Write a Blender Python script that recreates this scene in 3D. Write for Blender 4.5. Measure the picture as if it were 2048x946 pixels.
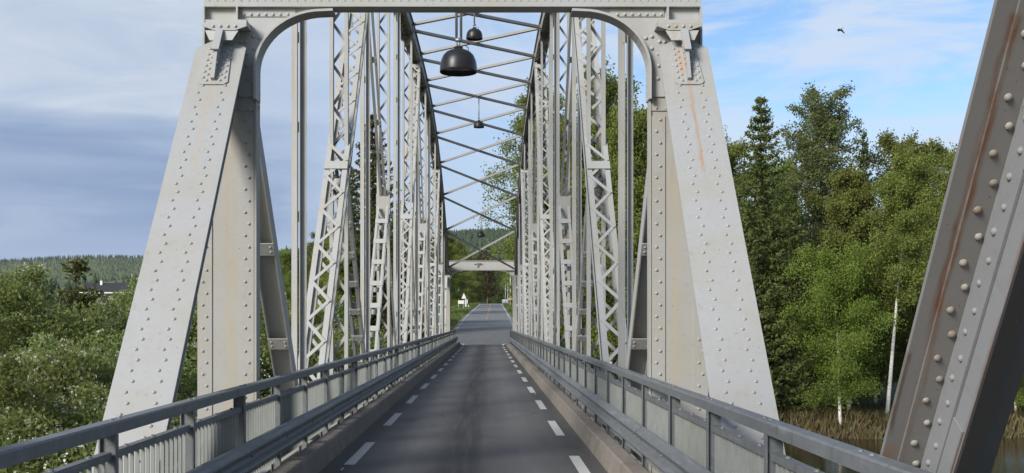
import bpy, math, random
import numpy as np
from mathutils import Matrix, Vector
R_ = math.radians
SC = bpy.context.scene
for o in list(bpy.data.objects):
    bpy.data.objects.remove(o)
COL = SC.collection
rng = np.random.default_rng(7)
random.seed(7)

# ------------------------------------------------------------------ camera
CAMX, CAMH, F = 0.40, 1.90, 2200.0          # eye position; focal length in photo pixels
VPX, VPY = 974.0, 643.0
cd = bpy.data.cameras.new('camera')
cam = bpy.data.objects.new('camera', cd); COL.objects.link(cam)
cam.location = (CAMX, 0, CAMH); cam.rotation_euler = (R_(90), 0, 0)
cd.sensor_width = 36; cd.lens = 36 * F / 2048
cd.shift_x = (1024 - VPX) / 2048; cd.shift_y = (VPY - 473) / 2048
cd.clip_start = 0.1; cd.clip_end = 20000
SC.camera = cam

# ------------------------------------------------------------------ light
SUN_AZ, SUN_EL = 223.0, 30.0                 # compass style: 0 = ahead (+Y), 90 = right (+X); 223 = behind, to the left
az, el = R_(SUN_AZ), R_(SUN_EL)
to_sun = Vector((math.sin(az) * math.cos(el), math.cos(az) * math.cos(el), math.sin(el)))
sd = bpy.data.lights.new('sun', 'SUN'); sd.energy = 3.1; sd.angle = R_(20.0); sd.color = (1.0, 0.965, 0.91)
sun = bpy.data.objects.new('sun', sd); COL.objects.link(sun)
sun.rotation_euler = to_sun.to_track_quat('Z', 'Y').to_euler()
sun.location = (-30, -40, 60)
SC.view_settings.view_transform = 'Standard'; SC.view_settings.look = 'None'
SC.view_settings.exposure = 0.70; SC.view_settings.gamma = 1.0; SC.view_settings.use_curve_mapping = False

W = bpy.data.worlds.new('World'); SC.world = W; W.use_nodes = True
nt = W.node_tree; nt.nodes.clear()

class G:
    """tiny node-graph helper"""
    def __init__(s, tree): s.t = tree
    def n(s, kind, **kw):
        nd = s.t.nodes.new(kind)
        for k, v in kw.items(): setattr(nd, k, v)
        return nd
    def put(s, sock, v):
        if hasattr(v, 'is_output'): s.t.links.new(v, sock)
        else:
            if isinstance(v, tuple) and len(v) == 3 and sock.type == 'RGBA': v = v + (1,)
            sock.default_value = v
    def m(s, op, a, b=0.0, c=0.0, clamp=False):
        nd = s.n('ShaderNodeMath', operation=op, use_clamp=clamp)
        s.put(nd.inputs[0], a); s.put(nd.inputs[1], b); s.put(nd.inputs[2], c)
        return nd.outputs[0]
    def ss(s, x, a, b, lo=0.0, hi=1.0):
        nd = s.n('ShaderNodeMapRange', interpolation_type='SMOOTHSTEP')
        s.put(nd.inputs[0], x)
        for i, v in enumerate((a, b, lo, hi)): s.put(nd.inputs[1 + i], v)
        return nd.outputs[0]
    def mix(s, f, a, b, mode='MIX'):
        nd = s.n('ShaderNodeMix', data_type='RGBA', blend_type=mode)
        s.put(nd.inputs[0], f); s.put(nd.inputs[6], a); s.put(nd.inputs[7], b)
        return nd.outputs[2]
    def noise(s, vec, scale, detail=4.0, rough=0.55, dist=0.0):
        nd = s.n('ShaderNodeTexNoise'); s.put(nd.inputs['Vector'], vec)
        s.put(nd.inputs['Scale'], scale); s.put(nd.inputs['Detail'], detail); s.put(nd.inputs['Roughness'], rough)
        s.put(nd.inputs['Distortion'], dist)
        return nd.outputs['Fac']
    def scale(s, vec, sc, loc=(0, 0, 0)):
        nd = s.n('ShaderNodeMapping'); s.put(nd.inputs[0], vec)
        nd.inputs['Scale'].default_value = sc; nd.inputs['Location'].default_value = loc
        return nd.outputs[0]
    def xyz(s, vec):
        nd = s.n('ShaderNodeSeparateXYZ'); s.put(nd.inputs[0], vec); return nd.outputs
    def comb(s, x, y, z):
        nd = s.n('ShaderNodeCombineXYZ')
        s.put(nd.inputs[0], x); s.put(nd.inputs[1], y); s.put(nd.inputs[2], z); return nd.outputs[0]

g = G(nt)
sky = g.n('ShaderNodeTexSky', sky_type='NISHITA')
sky.sun_disc = False; sky.sun_elevation = el; sky.sun_rotation = az
sky.air_density = 1.0; sky.dust_density = 0.8; sky.ozone_density = 1.5
tc = g.n('ShaderNodeTexCoord')
d = g.xyz(tc.outputs['Generated'])
dirn = g.n('ShaderNodeVectorMath', operation='NORMALIZE'); g.put(dirn.inputs[0], tc.outputs['Generated'])
d = g.xyz(dirn.outputs[0])
a_ = g.m('ARCTAN2', d[0], d[1]); e_ = g.m('ARCSINE', d[2])           # azimuth / elevation of the sky point
WS = 0.10                                                             # background strength
def c_(r, gg, b): return (r / WS / 1.60, gg / WS / 1.60, b / WS / 1.60)
base = g.mix(1.0, sky.outputs[0], (0.80, 0.97, 1.12), 'MULTIPLY')
# wispy clouds everywhere
v1 = g.comb(g.m('MULTIPLY', a_, 5.0), g.m('MULTIPLY', e_, 17.0), 0.3)
n1 = g.noise(v1, 1.3, 7.0, 0.62, 0.6)
v2 = g.comb(g.m('MULTIPLY', a_, 2.2), g.m('MULTIPLY', e_, 26.0), 4.1)
n2 = g.noise(v2, 1.6, 5.0, 0.55, 0.2)
wis = g.ss(g.m('ADD', g.m('MULTIPLY', n1, 0.7), g.m('MULTIPLY', n2, 0.3)), 0.40, 0.60)
lowband = g.ss(e_, 0.115, 0.15, 0.85, 0.0)
col = g.mix(g.m('MULTIPLY', wis, 0.85, clamp=True), base, c_(0.66, 0.76, 0.91))
col = g.mix(g.m('MULTIPLY', lowband, 0.55), col, c_(0.60, 0.74, 0.92))
# pale veil ahead and to the left
veil = g.ss(a_, 0.22, -0.10)
col = g.mix(g.m('MULTIPLY', veil, 0.85), col, g.mix(n1, c_(0.46, 0.58, 0.79), c_(0.60, 0.70, 0.86)))
# stratus on the left: pale sheet above an edge, blue-grey bands below it
left = g.ss(a_, -0.06, -0.24)
edge = g.m('ADD', e_, g.m('MULTIPLY', g.m('SUBTRACT', g.noise(v2, 0.9, 4.0), 0.5), 0.035))
above = g.ss(edge, 0.172, 0.186)
v3 = g.comb(g.m('MULTIPLY', a_, 1.6), g.m('MULTIPLY', e_, 24.0), 9.0)
n3 = g.noise(v3, 1.0, 3.5, 0.5, 0.4)
bands = g.mix(g.ss(n3, 0.36, 0.70), c_(0.225, 0.325, 0.520), c_(0.38, 0.48, 0.67))
bands = g.mix(g.ss(e_, 0.10, 0.055, 0.0, 0.6), bands, c_(0.43, 0.53, 0.73))
bands = g.mix(g.m('MULTIPLY', g.ss(n1, 0.45, 0.68), 0.45), bands, c_(0.46, 0.55, 0.72))
sheet = g.mix(g.ss(n1, 0.3, 0.7), c_(0.48, 0.575, 0.73), c_(0.63, 0.70, 0.81))
col = g.mix(g.m('MULTIPLY', left, 0.92), col, g.mix(above, bands, sheet))
# the rest of the sky, behind and overhead, is clearer and darker than the bright bank of cloud ahead
ahead = g.m('MULTIPLY', g.ss(g.m('ABSOLUTE', a_), 1.9, 0.9), g.ss(e_, 0.75, 0.35))
col = g.mix(ahead, g.mix(g.m('MULTIPLY', wis, 0.35), g.mix(1.0, sky.outputs[0], (0.72, 0.76, 0.80), 'MULTIPLY'), c_(0.56, 0.60, 0.66)), col)
bg = g.n('ShaderNodeBackground'); g.put(bg.inputs[0], col); bg.inputs[1].default_value = WS
out = g.n('ShaderNodeOutputWorld'); nt.links.new(bg.outputs[0], out.inputs[0])

# ------------------------------------------------------------------ materials
MATS = {}
def new_mat(name):
    m = bpy.data.materials.new(name); m.use_nodes = True
    t = m.node_tree; t.nodes.clear(); gg = G(t)
    b = gg.n('ShaderNodeBsdfPrincipled'); o = gg.n('ShaderNodeOutputMaterial')
    t.links.new(b.outputs[0], o.inputs[0]); MATS[name] = m
    return m, gg, b, o
def plain(name, colr, rough=0.6, metal=0.0, var=0.18, nscale=3.0, bump=0.0, bscale=40.0, wear=None):
    m, gg, b, o = new_mat(name)
    co = gg.n('ShaderNodeTexCoord').outputs['Object']
    n = gg.noise(co, nscale, 5.0, 0.6)
    lo = tuple(c * (1 - var) for c in colr); hi = tuple(min(1, c * (1 + var)) for c in colr)
    cc = gg.mix(n, lo, hi)
    if wear:                                                      # zinc bloom, drips and scratches
        w1 = gg.ss(gg.noise(gg.scale(co, (14.0, 1.1, 14.0)), 1.0, 6.0, 0.7), 0.54, 0.70)
        cc = gg.mix(gg.m('MULTIPLY', w1, 0.55), cc, wear[0])
        w2 = gg.ss(gg.noise(gg.scale(co, (7.0, 7.0, 1.5)), 1.0, 6.0, 0.7), 0.56, 0.74)
        cc = gg.mix(gg.m('MULTIPLY', w2, 0.6), cc, wear[1])
    gg.put(b.inputs['Base Color'], cc)
    b.inputs['Roughness'].default_value = rough; b.inputs['Metallic'].default_value = metal
    if bump:
        bp = gg.n('ShaderNodeBump'); bp.inputs['Strength'].default_value = bump; bp.inputs['Distance'].default_value = 0.02
        gg.put(bp.inputs['Height'], gg.noise(co, bscale, 3.0)); gg.t.links.new(bp.outputs[0], b.inputs['Normal'])
    return m
def paint(name, colr, rust=0.25, streak=None, warm=0.5, edge=False, under=None):
    """weathered bridge paint; streak = (axis centre, half width, strength, along0, along1) in the part's own frame"""
    m, gg, b, o = new_mat(name)
    co = gg.n('ShaderNodeTexCoord').outputs['Object']
    n = gg.noise(co, 1.1, 5.0, 0.6)
    c = gg.mix(gg.ss(n, 0.35, 0.75), colr, tuple(a * w for a, w in zip(colr, (0.95, 0.90, 0.80))) if warm else colr)
    st = gg.noise(gg.scale(co, (9.0, 9.0, 0.45)), 1.0, 6.0, 0.65)
    c = gg.mix(gg.m('MULTIPLY', gg.ss(st, 0.55, 0.78), 0.62), c, tuple(a * w for a, w in zip(colr, (0.80, 0.68, 0.48))))
    grime = gg.noise(co, 14.0, 6.0, 0.7)
    c = gg.mix(gg.m('MULTIPLY', gg.ss(grime, 0.52, 0.75), 0.20), c, tuple(a * 0.45 for a in colr))
    if under:                                                     # shade on the cover plate's inner side, put into the colour
        pz = gg.xyz(co)[2]
        c = gg.mix(gg.m('MULTIPLY', gg.ss(pz, -0.047, -0.0455), gg.ss(pz, -0.004, -0.006)), c, gg.mix(n, under, tuple(a * 1.35 for a in under)))
        pxx = gg.m('ABSOLUTE', gg.xyz(co)[0])
        c = gg.mix(gg.m('MULTIPLY', gg.ss(pxx, 0.111, 0.113), gg.ss(pz, -0.0452, -0.047)), c, gg.mix(gg.ss(gg.noise(co, 9.0, 3.0), 0.4, 0.62), (0.29, 0.27, 0.235), (0.20, 0.155, 0.11)))
        rim = gg.m('MULTIPLY', gg.ss(pz, -0.300, -0.338), gg.ss(gg.noise(gg.scale(co, (6, 2, 6)), 1.5, 5.0, 0.7), 0.35, 0.6))
        c = gg.mix(gg.m('MULTIPLY', rim, 0.75), c, (0.16, 0.07, 0.025))
        c = gg.mix(gg.ss(pz, -0.338, -0.342), c, (0.03, 0.03, 0.03))  # near-black: the bottom flange's shadow put into the colour
    r1 = gg.ss(gg.noise(gg.scale(co, (5.0, 5.0, 1.2)), 1.7, 7.0, 0.7), 0.66, 0.78)
    c = gg.mix(gg.m('MULTIPLY', r1, rust), c, (0.23, 0.085, 0.025))
    chips = gg.ss(gg.noise(co, 38.0, 2.0, 0.5), 0.715, 0.74)
    c = gg.mix(gg.m('MULTIPLY', chips, 0.7), c, (0.08, 0.065, 0.05))
    if streak:
        for (cx, hw, s_, a0, a1, ca) in streak:
            p = gg.xyz(co)
            wob = gg.m('MULTIPLY', gg.m('SUBTRACT', gg.noise(gg.scale(co, (1, 3.0, 3.0)), 1.5, 4.0), 0.5), hw * 1.5)
            ax = p[0] if not edge else gg.m('ABSOLUTE', p[0])
            dist = gg.m('ABSOLUTE', gg.m('ADD', gg.m('SUBTRACT', ax, cx), wob))
            mk = gg.m('MULTIPLY', gg.ss(dist, hw, 0.0), gg.m('MULTIPLY', gg.ss(p[1 if not edge else 2], a0, a0 + 0.25 * (a1 - a0)), gg.ss(p[1 if not edge else 2], a1, a1 - 0.03)))
            fine = gg.ss(gg.noise(gg.scale(co, (40.0, 2.0, 2.0)), 1.0, 5.0, 0.7), 0.30, 0.62)
            c = gg.mix(gg.m('MULTIPLY', gg.m('MULTIPLY', mk, fine), s_), c, ca)
    gg.put(b.inputs['Base Color'], c)
    gg.put(b.inputs['Roughness'], gg.m('ADD', 0.48, gg.m('MULTIPLY', n, 0.25)))
    bp = gg.n('ShaderNodeBump'); bp.inputs['Strength'].default_value = 0.12; bp.inputs['Distance'].default_value = 0.01
    gg.put(bp.inputs['Height'], grime); gg.t.links.new(bp.outputs[0], b.inputs['Normal'])
    return m
PC = (0.385, 0.388, 0.378)
RU = (0.22, 0.075, 0.02)
paint('paint', PC, 0.62)
paint('paint_brace', (0.27, 0.267, 0.26), 0.25)  # darker copy of the bridge paint: shade on chords and braces put into colour
paint('paint_post', (0.345, 0.339, 0.318), 0.12, streak=[(2.60, 0.12, 0.38, -0.3, 4.6, (0.42, 0.32, 0.17))], edge=True)
paint('paint_end', (0.335, 0.339, 0.339), 0.06, streak=[(0.0, 0.05, 0.30, 4.3, 5.95, (0.42, 0.30, 0.15))])
paint('paint_end_rusty', (0.335, 0.339, 0.339), 0.08, streak=[(0.0, 0.035, 0.75, 4.3, 5.92, (0.36, 0.18, 0.07)), (-0.06, 0.045, 0.8, 6.0, 6.45, (0.42, 0.20, 0.06))])
paint('paint_near', (0.215, 0.217, 0.222), 0.12, warm=0, under=(0.158, 0.151, 0.143), streak=[(0.205, 0.034, 1.0, 2.2, 3.9, (0.13, 0.05, 0.018)), (0.188, 0.022, 0.5, 0.8, 2.6, (0.15, 0.065, 0.025)), (0.275, 0.022, 0.8, 1.75, 2.3, (0.07, 0.045, 0.02)), (0.255, 0.05, 0.55, 1.35, 1.75, (0.26, 0.13, 0.05))])
def asphalt(name, colr, bridge):
    m, gg, b, o = new_mat(name)
    co = gg.n('ShaderNodeTexCoord').outputs['Object']
    p = gg.xyz(co)
    fine = gg.noise(co, 55.0, 3.0, 0.7)
    c = gg.mix(gg.ss(fine, 0.3, 0.7), tuple(a * 0.62 for a in colr), tuple(a * 1.45 for a in colr))
    pat = gg.noise(gg.scale(co, (0.9, 0.22, 1)), 1.2, 5.0, 0.6)
    c = gg.mix(gg.m('MULTIPLY', gg.ss(pat, 0.40, 0.68), 0.45), c, tuple(a * 0.62 for a in colr))
    vo = gg.n('ShaderNodeTexVoronoi', feature='DISTANCE_TO_EDGE'); gg.put(vo.inputs['Vector'], gg.scale(co, (0.45, 0.16, 1))); vo.inputs['Scale'].default_value = 1.0
    crk = gg.m('MULTIPLY', gg.ss(gg.m('ADD', vo.outputs['Distance'], gg.m('MULTIPLY', gg.noise(co, 3.0, 4.0), 0.03)), 0.024, 0.016), gg.ss(gg.noise(co, 0.35, 2.0), 0.5, 0.62))
    c = gg.mix(gg.m('MULTIPLY', crk, 0.6), c, (0.02, 0.02, 0.02))
    if not bridge:
        c = gg.mix(gg.ss(gg.m('ADD', p[1], gg.m('MULTIPLY', pat, 12.0)), 140.0, 96.0, 0.0, 0.5), c, tuple(a * 0.45 for a in colr))
    if bridge:
        x0 = gg.m('ADD', gg.m('SUBTRACT', p[0], 0.10), gg.m('MULTIPLY', gg.m('SUBTRACT', gg.noise(gg.scale(co, (0.3, 0.12, 1)), 1.0, 3.0), 0.5), 0.22))
        st = gg.noise(gg.scale(co, (5.0, 0.16, 1)), 1.3, 6.0, 0.65)
        mid = gg.m('MULTIPLY', gg.ss(gg.m('ABSOLUTE', gg.m('ADD', x0, 0.05)), 0.52, 0.10), gg.ss(st, 0.25, 0.60, 0.35, 1.0))
        c = gg.mix(gg.m('MULTIPLY', mid, 0.9), c, tuple(a * 0.28 for a in colr))
        trk = gg.ss(gg.m('ABSOLUTE', gg.m('SUBTRACT', gg.m('ABSOLUTE', x0), 0.85)), 0.40, 0.05)
        c = gg.mix(gg.m('MULTIPLY', trk, gg.ss(st, 0.3, 0.7, 0.35, 0.7)), c, tuple(a * 1.45 for a in colr))
        scr = gg.m('MULTIPLY', gg.ss(gg.noise(gg.scale(co, (1.2, 7.0, 1)), 1.0, 5.0, 0.7), 0.54, 0.72), gg.ss(gg.m('ABSOLUTE', x0), 0.75, 0.2))
        c = gg.mix(gg.m('MULTIPLY', scr, 0.35), c, tuple(a * 1.5 for a in colr))
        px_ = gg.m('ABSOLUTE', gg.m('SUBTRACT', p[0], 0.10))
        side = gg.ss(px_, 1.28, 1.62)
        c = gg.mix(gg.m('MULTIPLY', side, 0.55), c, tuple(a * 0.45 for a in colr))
        dirt = gg.m('MULTIPLY', gg.ss(px_, 1.62, 1.84), gg.ss(gg.noise(gg.scale(co, (2, 0.8, 1)), 2.0, 6.0, 0.7), 0.35, 0.65))
        c = gg.mix(gg.m('MULTIPLY', dirt, 0.45), c, (0.13, 0.105, 0.08))
    gg.put(b.inputs['Base Color'], c); b.inputs['Roughness'].default_value = 0.68
    b.inputs['Specular IOR Level'].default_value = 0.28
    bp = gg.n('ShaderNodeBump'); bp.inputs['Strength'].default_value = 0.5; bp.inputs['Distance'].default_value = 0.012
    gg.put(bp.inputs['Height'], fine); gg.t.links.new(bp.outputs[0], b.inputs['Normal'])
asphalt('asphalt', (0.108, 0.104, 0.100), True)
asphalt('asphalt_far', (0.185, 0.183, 0.180), False)
plain('road_paint', (0.47, 0.47, 0.445), 0.7, 0, 0.2, 9.0, 0, 40, ((0.50, 0.50, 0.48), (0.17, 0.165, 0.155)))
plain('yellow_paint', (0.40, 0.27, 0.10), 0.7, 0, 0.2, 9.0)
plain('concrete', (0.185, 0.160, 0.132), 0.9, 0, 0.45, 2.6, 0.6, 22.0, ((0.26, 0.235, 0.20), (0.07, 0.062, 0.052)))
plain('pier_concrete', (0.30, 0.28, 0.25), 0.9, 0, 0.3, 1.2, 0.5, 12.0)
plain('galvanised', (0.138, 0.146, 0.149), 0.55, 0.10, 0.35, 7.0, 0.15, 60.0, ((0.26, 0.275, 0.28), (0.06, 0.06, 0.058)))
plain('galvanised_slat', (0.235, 0.246, 0.226), 0.65, 0.0, 0.25, 5.0, 0, 40, ((0.28, 0.29, 0.27), (0.11, 0.105, 0.09)))
plain('post_block', (0.05, 0.05, 0.05), 0.7)
plain('lamp_black', (0.022, 0.022, 0.022), 0.38, 0.0, 0.2, 8.0)
plain('lamp_glass', (0.10, 0.10, 0.11), 0.15)
plain('lamp_pipe', (0.42, 0.42, 0.43), 0.4, 0.6)
plain('bark_dark', (0.085, 0.062, 0.045), 0.95, 0, 0.4, 6.0)
plain('bark_pine', (0.36, 0.22, 0.13), 0.9, 0, 0.4, 5.0)
m, gg, b, o = new_mat('bark_birch')
co = gg.n('ShaderNodeTexCoord').outputs['Object']
nn = gg.noise(gg.scale(co, (1.5, 1.5, 5.0)), 1.6, 6.0, 0.7)
gg.put(b.inputs['Base Color'], gg.mix(gg.ss(nn, 0.56, 0.66), (0.66, 0.64, 0.59), (0.07, 0.06, 0.05))); b.inputs['Roughness'].default_value = 0.9
def leaf_mat(name, c1, c2, c3, trans=0.35):
    m, gg, b, o = new_mat(name)
    geo = gg.n('ShaderNodeNewGeometry')
    rnd = geo.outputs['Random Per Island']
    oi = gg.n('ShaderNodeObjectInfo').outputs['Random']
    co = gg.n('ShaderNodeTexCoord').outputs['Object']
    cl = gg.noise(co, 0.55, 3.0, 0.6)
    c = gg.mix(gg.ss(cl, 0.32, 0.68), c1, c2)
    c = gg.mix(gg.m('MULTIPLY', rnd, 0.7), c, c3)
    hs = gg.n('ShaderNodeHueSaturation'); gg.put(hs.inputs['Color'], c)
    gg.put(hs.inputs['Hue'], gg.m('ADD', 0.478, gg.m('MULTIPLY', oi, 0.04)))
    gg.put(hs.inputs['Value'], gg.m('ADD', 0.82, gg.m('MULTIPLY', oi, 0.55)))
    gg.put(b.inputs['Base Color'], hs.outputs[0]); b.inputs['Roughness'].default_value = 0.65
    b.inputs['Specular IOR Level'].default_value = 0.25
    tr = gg.n('ShaderNodeBsdfTranslucent'); gg.put(tr.inputs[0], hs.outputs[0])
    ms = gg.n('ShaderNodeMixShader'); ms.inputs[0].default_value = trans
    gg.t.links.new(b.outputs[0], ms.inputs[1]); gg.t.links.new(tr.outputs[0], ms.inputs[2])
    gg.t.links.new(ms.outputs[0], o.inputs[0])
leaf_mat('leaf_birch', (0.170, 0.208, 0.042), (0.232, 0.268, 0.060), (0.180, 0.208, 0.060), 0.5)
leaf_mat('leaf_bright', (0.170, 0.215, 0.034), (0.210, 0.250, 0.044), (0.145, 0.185, 0.038), 0.5)
leaf_mat('leaf_pale', (0.195, 0.255, 0.095), (0.240, 0.300, 0.120), (0.175, 0.225, 0.080), 0.55)
leaf_mat('leaf_bush', (0.125, 0.175, 0.036), (0.205, 0.265, 0.066), (0.250, 0.275, 0.120), 0.5)
leaf_mat('needle', (0.085, 0.112, 0.034), (0.150, 0.165, 0.048), (0.110, 0.128, 0.040), 0.4)
leaf_mat('needle_pine', (0.085, 0.080, 0.030), (0.110, 0.095, 0.035), (0.075, 0.065, 0.028), 0.15)
leaf_mat('blossom', (0.50, 0.50, 0.38), (0.58, 0.57, 0.45), (0.40, 0.42, 0.28), 0.3)
leaf_mat('forest', (0.030, 0.048, 0.022), (0.050, 0.070, 0.028), (0.028, 0.040, 0.022), 0.0)
m, gg, b, o = new_mat('ground')
co = gg.n('ShaderNodeTexCoord').outputs['Object']
n = gg.noise(co, 0.25, 6.0, 0.65); n5 = gg.noise(co, 6.0, 4.0, 0.7)
c = gg.mix(gg.ss(n, 0.35, 0.65), (0.055, 0.085, 0.020), (0.095, 0.120, 0.030))
c = gg.mix(gg.m('MULTIPLY', n5, 0.5), c, (0.11, 0.11, 0.035))
z = gg.xyz(co)[2]
c = gg.mix(gg.ss(z, -4.2, -5.6), c, gg.mix(n5, (0.04, 0.032, 0.018), (0.115, 0.09, 0.045)))
gg.put(b.inputs['Base Color'], c); b.inputs['Roughness'].default_value = 0.95
bp = gg.n('ShaderNodeBump'); bp.inputs['Strength'].default_value = 0.8; bp.inputs['Distance'].default_value = 0.2
gg.put(bp.inputs['Height'], n5); gg.t.links.new(bp.outputs[0], b.inputs['Normal'])
leaf_mat('grass', (0.080, 0.125, 0.022), (0.115, 0.155, 0.032), (0.13, 0.15, 0.05), 0.3)
leaf_mat('dry_grass', (0.17, 0.145, 0.065), (0.12, 0.125, 0.045), (0.15, 0.115, 0.05), 0.2)
m, gg, b, o = new_mat('water')
co = gg.n('ShaderNodeTexCoord').outputs['Object']
b.inputs['Base Color'].default_value = (0.018, 0.015, 0.009, 1); b.inputs['Roughness'].default_value = 0.06
b.inputs['IOR'].default_value = 1.33
bp = gg.n('ShaderNodeBump'); bp.inputs['Strength'].default_value = 0.35; bp.inputs['Distance'].default_value = 0.05
gg.put(bp.inputs['Height'], gg.noise(gg.scale(co, (1.2, 3.0, 1)), 1.0, 4.0, 0.6)); gg.t.links.new(bp.outputs[0], b.inputs['Normal'])
plain('roof_dark', (0.030, 0.030, 0.034), 0.8); plain('house_wall', (0.30, 0.27, 0.22), 0.8); plain('window_dark', (0.02, 0.022, 0.025), 0.1)
plain('white_board', (0.72, 0.71, 0.60), 0.5, 0, 0.05); plain('white_metal', (0.70, 0.70, 0.70), 0.5, 0, 0.05)
plain('sign_back', (0.62, 0.63, 0.63), 0.5, 0, 0.05); plain('yellow_sign', (0.55, 0.30, 0.03), 0.5, 0, 0.05)
plain('bird_black', (0.012, 0.012, 0.014), 0.7); plain('emblem_dark', (0.11, 0.11, 0.11), 0.7)
plain('tyre', (0.02, 0.02, 0.02), 0.8)

# ------------------------------------------------------------------ mesh helpers
class MB:
    def __init__(s): s.v, s.f = [], []
    def add(s, vs, fs):
        k = len(s.v); s.v += [tuple(p) for p in vs]; s.f += [tuple(i + k for i in f) for f in fs]
    def obox(s, c, ax, ay, az):
        c, ax, ay, az = map(Vector, (c, ax, ay, az))
        vs = [c + sx * ax + sy * ay + sz * az for sx in (-1, 1) for sy in (-1, 1) for sz in (-1, 1)]
        fs = [(0, 1, 3, 2), (4, 6, 7, 5), (0, 4, 5, 1), (2, 3, 7, 6), (0, 2, 6, 4), (1, 5, 7, 3)]
        if ax.cross(ay).dot(az) < 0: fs = [f[::-1] for f in fs]
        s.add(vs, fs)
    def box(s, x0, x1, y0, y1, z0, z1):
        s.obox(((x0 + x1) / 2, (y0 + y1) / 2, (z0 + z1) / 2), (abs(x1 - x0) / 2, 0, 0), (0, abs(y1 - y0) / 2, 0), (0, 0, abs(z1 - z0) / 2))
    def bar(s, p, q, wdir, hw, ht, ext=0.0):
        """flat bar p->q, half width hw along wdir, half thickness ht across"""
        p, q = Vector(p), Vector(q); dd = (q - p); L = dd.length; dd.normalize()
        w = Vector(wdir); w = (w - dd * w.dot(dd)).normalized(); t = dd.cross(w)
        s.obox((p + q) / 2, dd * (L / 2 + ext), w * hw, t * ht)
    def angle(s, p, q, wdir, tdir, leg, th=0.006):
        """L profile: one leg along wdir, other along tdir, corner on the line p-q"""
        p, q = Vector(p), Vector(q); dd = (q - p).normalized()
        w = Vector(wdir); w = (w - dd * w.dot(dd)).normalized(); t = Vector(tdir); t = (t - dd * t.dot(dd) - w * t.dot(w)).normalized()
        L = (q - p).length / 2; c = (p + q) / 2
        s.obox(c + w * leg / 2 + t * th, dd * L, w * leg / 2, t * th)
        s.obox(c + t * (leg / 2 + th) + w * th, dd * L, w * th, t * (leg / 2 - th))
    def rivet(s, c, nrm, r=0.019, seg=8):
        c = Vector(c); nv = Vector(nrm).normalized()
        u = nv.orthogonal().normalized(); w = nv.cross(u)
        vs, fs = [], []
        for (rr, hh) in ((1.0, 0.0), (0.86, 0.42), (0.45, 0.72)):
            for k in range(seg):
                a = 2 * math.pi * k / seg
                vs.append(c + (u * math.cos(a) + w * math.sin(a)) * r * rr + nv * r * hh)
        vs.append(c + nv * r * 0.82)
        for ring in range(2):
            for k in range(seg):
                k2 = (k + 1) % seg
                fs.append((ring * seg + k, ring * seg + k2, (ring + 1) * seg + k2, (ring + 1) * seg + k))
        for k in range(seg): fs.append((2 * seg + k, 2 * seg + (k + 1) % seg, 3 * seg))
        s.add(vs, fs)
    def tube(s, pts, radii, seg=8, cap=True):
        pts = [Vector(p) for p in pts]; vs, fs = [], []
        n = len(pts); ref = Vector((0.13, 0.97, 0.21))
        for i, p in enumerate(pts):
            dd = (pts[min(i + 1, n - 1)] - pts[max(i - 1, 0)]).normalized()
            u = dd.cross(ref).normalized() if abs(dd.dot(ref)) < 0.98 else dd.orthogonal().normalized()
            w = dd.cross(u)
            for k in range(seg):
                a = 2 * math.pi * k / seg; vs.append(p + (u * math.cos(a) + w * math.sin(a)) * radii[i])
        for i in range(n - 1):
            for k in range(seg):
                k2 = (k + 1) % seg; fs.append((i * seg + k, (i + 1) * seg + k, (i + 1) * seg + k2, i * seg + k2)[::-1])
        if cap:
            fs.append(tuple(range(seg))[::-1]); fs.append(tuple(range((n - 1) * seg, n * seg)))
        s.add(vs, fs)
    def prism(s, poly, o, ux, uy, un, t):
        """polygon (list of 2-D points) in the plane o + x ux + y uy, thickness t along un"""
        o, ux, uy, un = map(Vector, (o, ux, uy, un)); n = len(poly)
        vs = [o + ux * a + uy * b for a, b in poly] + [o + ux * a + uy * b + un * t for a, b in poly]
        fs = [tuple(range(n))[::-1], tuple(range(n, 2 * n))] + [(i, (i + 1) % n, n + (i + 1) % n, n + i) for i in range(n)]
        s.add(vs, fs)
    def lathe(s, prof, c, seg=28):
        vs, fs = [], []; n = len(prof)
        for (r, z) in prof:
            for k in range(seg):
                a = 2 * math.pi * k / seg; vs.append((c[0] + r * math.cos(a), c[1] + r * math.sin(a), c[2] + z))
        for i in range(n - 1):
            for k in range(seg):
                k2 = (k + 1) % seg; fs.append((i * seg + k, i * seg + k2, (i + 1) * seg + k2, (i + 1) * seg + k))
        s.add(vs, fs)
    def mesh(s, name, mat, smooth=False):
        me = bpy.data.meshes.new(name); me.from_pydata(s.v, [], s.f)
        import bmesh as _b
        bm = _b.new(); bm.from_mesh(me); _b.ops.recalc_face_normals(bm, faces=bm.faces); bm.to_mesh(me); bm.free()
        me.materials.append(MATS[mat])
        if smooth: me.polygons.foreach_set('use_smooth', [True] * len(me.polygons))
        return me

def link(name, me, parent=None, loc=None):
    o = bpy.data.objects.new(name, me); COL.objects.link(o)
    if parent is not None:
        o.parent = parent
        p = parent; off = Vector((0, 0, 0))
        while p is not None: off += Vector(p.location); p = p.parent
        o.location = -off if loc is None else loc
    elif loc is not None: o.location = loc
    return o
def part(name, mb, mat, parent, smooth=False): return link(name, mb.mesh(name, mat, smooth), parent)
def tag(o, label=None, cat=None, group=None, kind=None):
    if label: o['label'] = label
    if cat: o['category'] = cat
    if group: o['group'] = group
    if kind: o['kind'] = kind
    return o
def empty(name, loc, rz=0.0):
    o = bpy.data.objects.new(name, None); COL.objects.link(o); o.location = loc; o.rotation_euler = (0, 0, rz); o.empty_display_size = 0.3
    return o
def at(px, py, Y):
    return Vector((CAMX + (px - VPX) * Y / F, Y, CAMH - (py - VPY) * Y / F))

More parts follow.
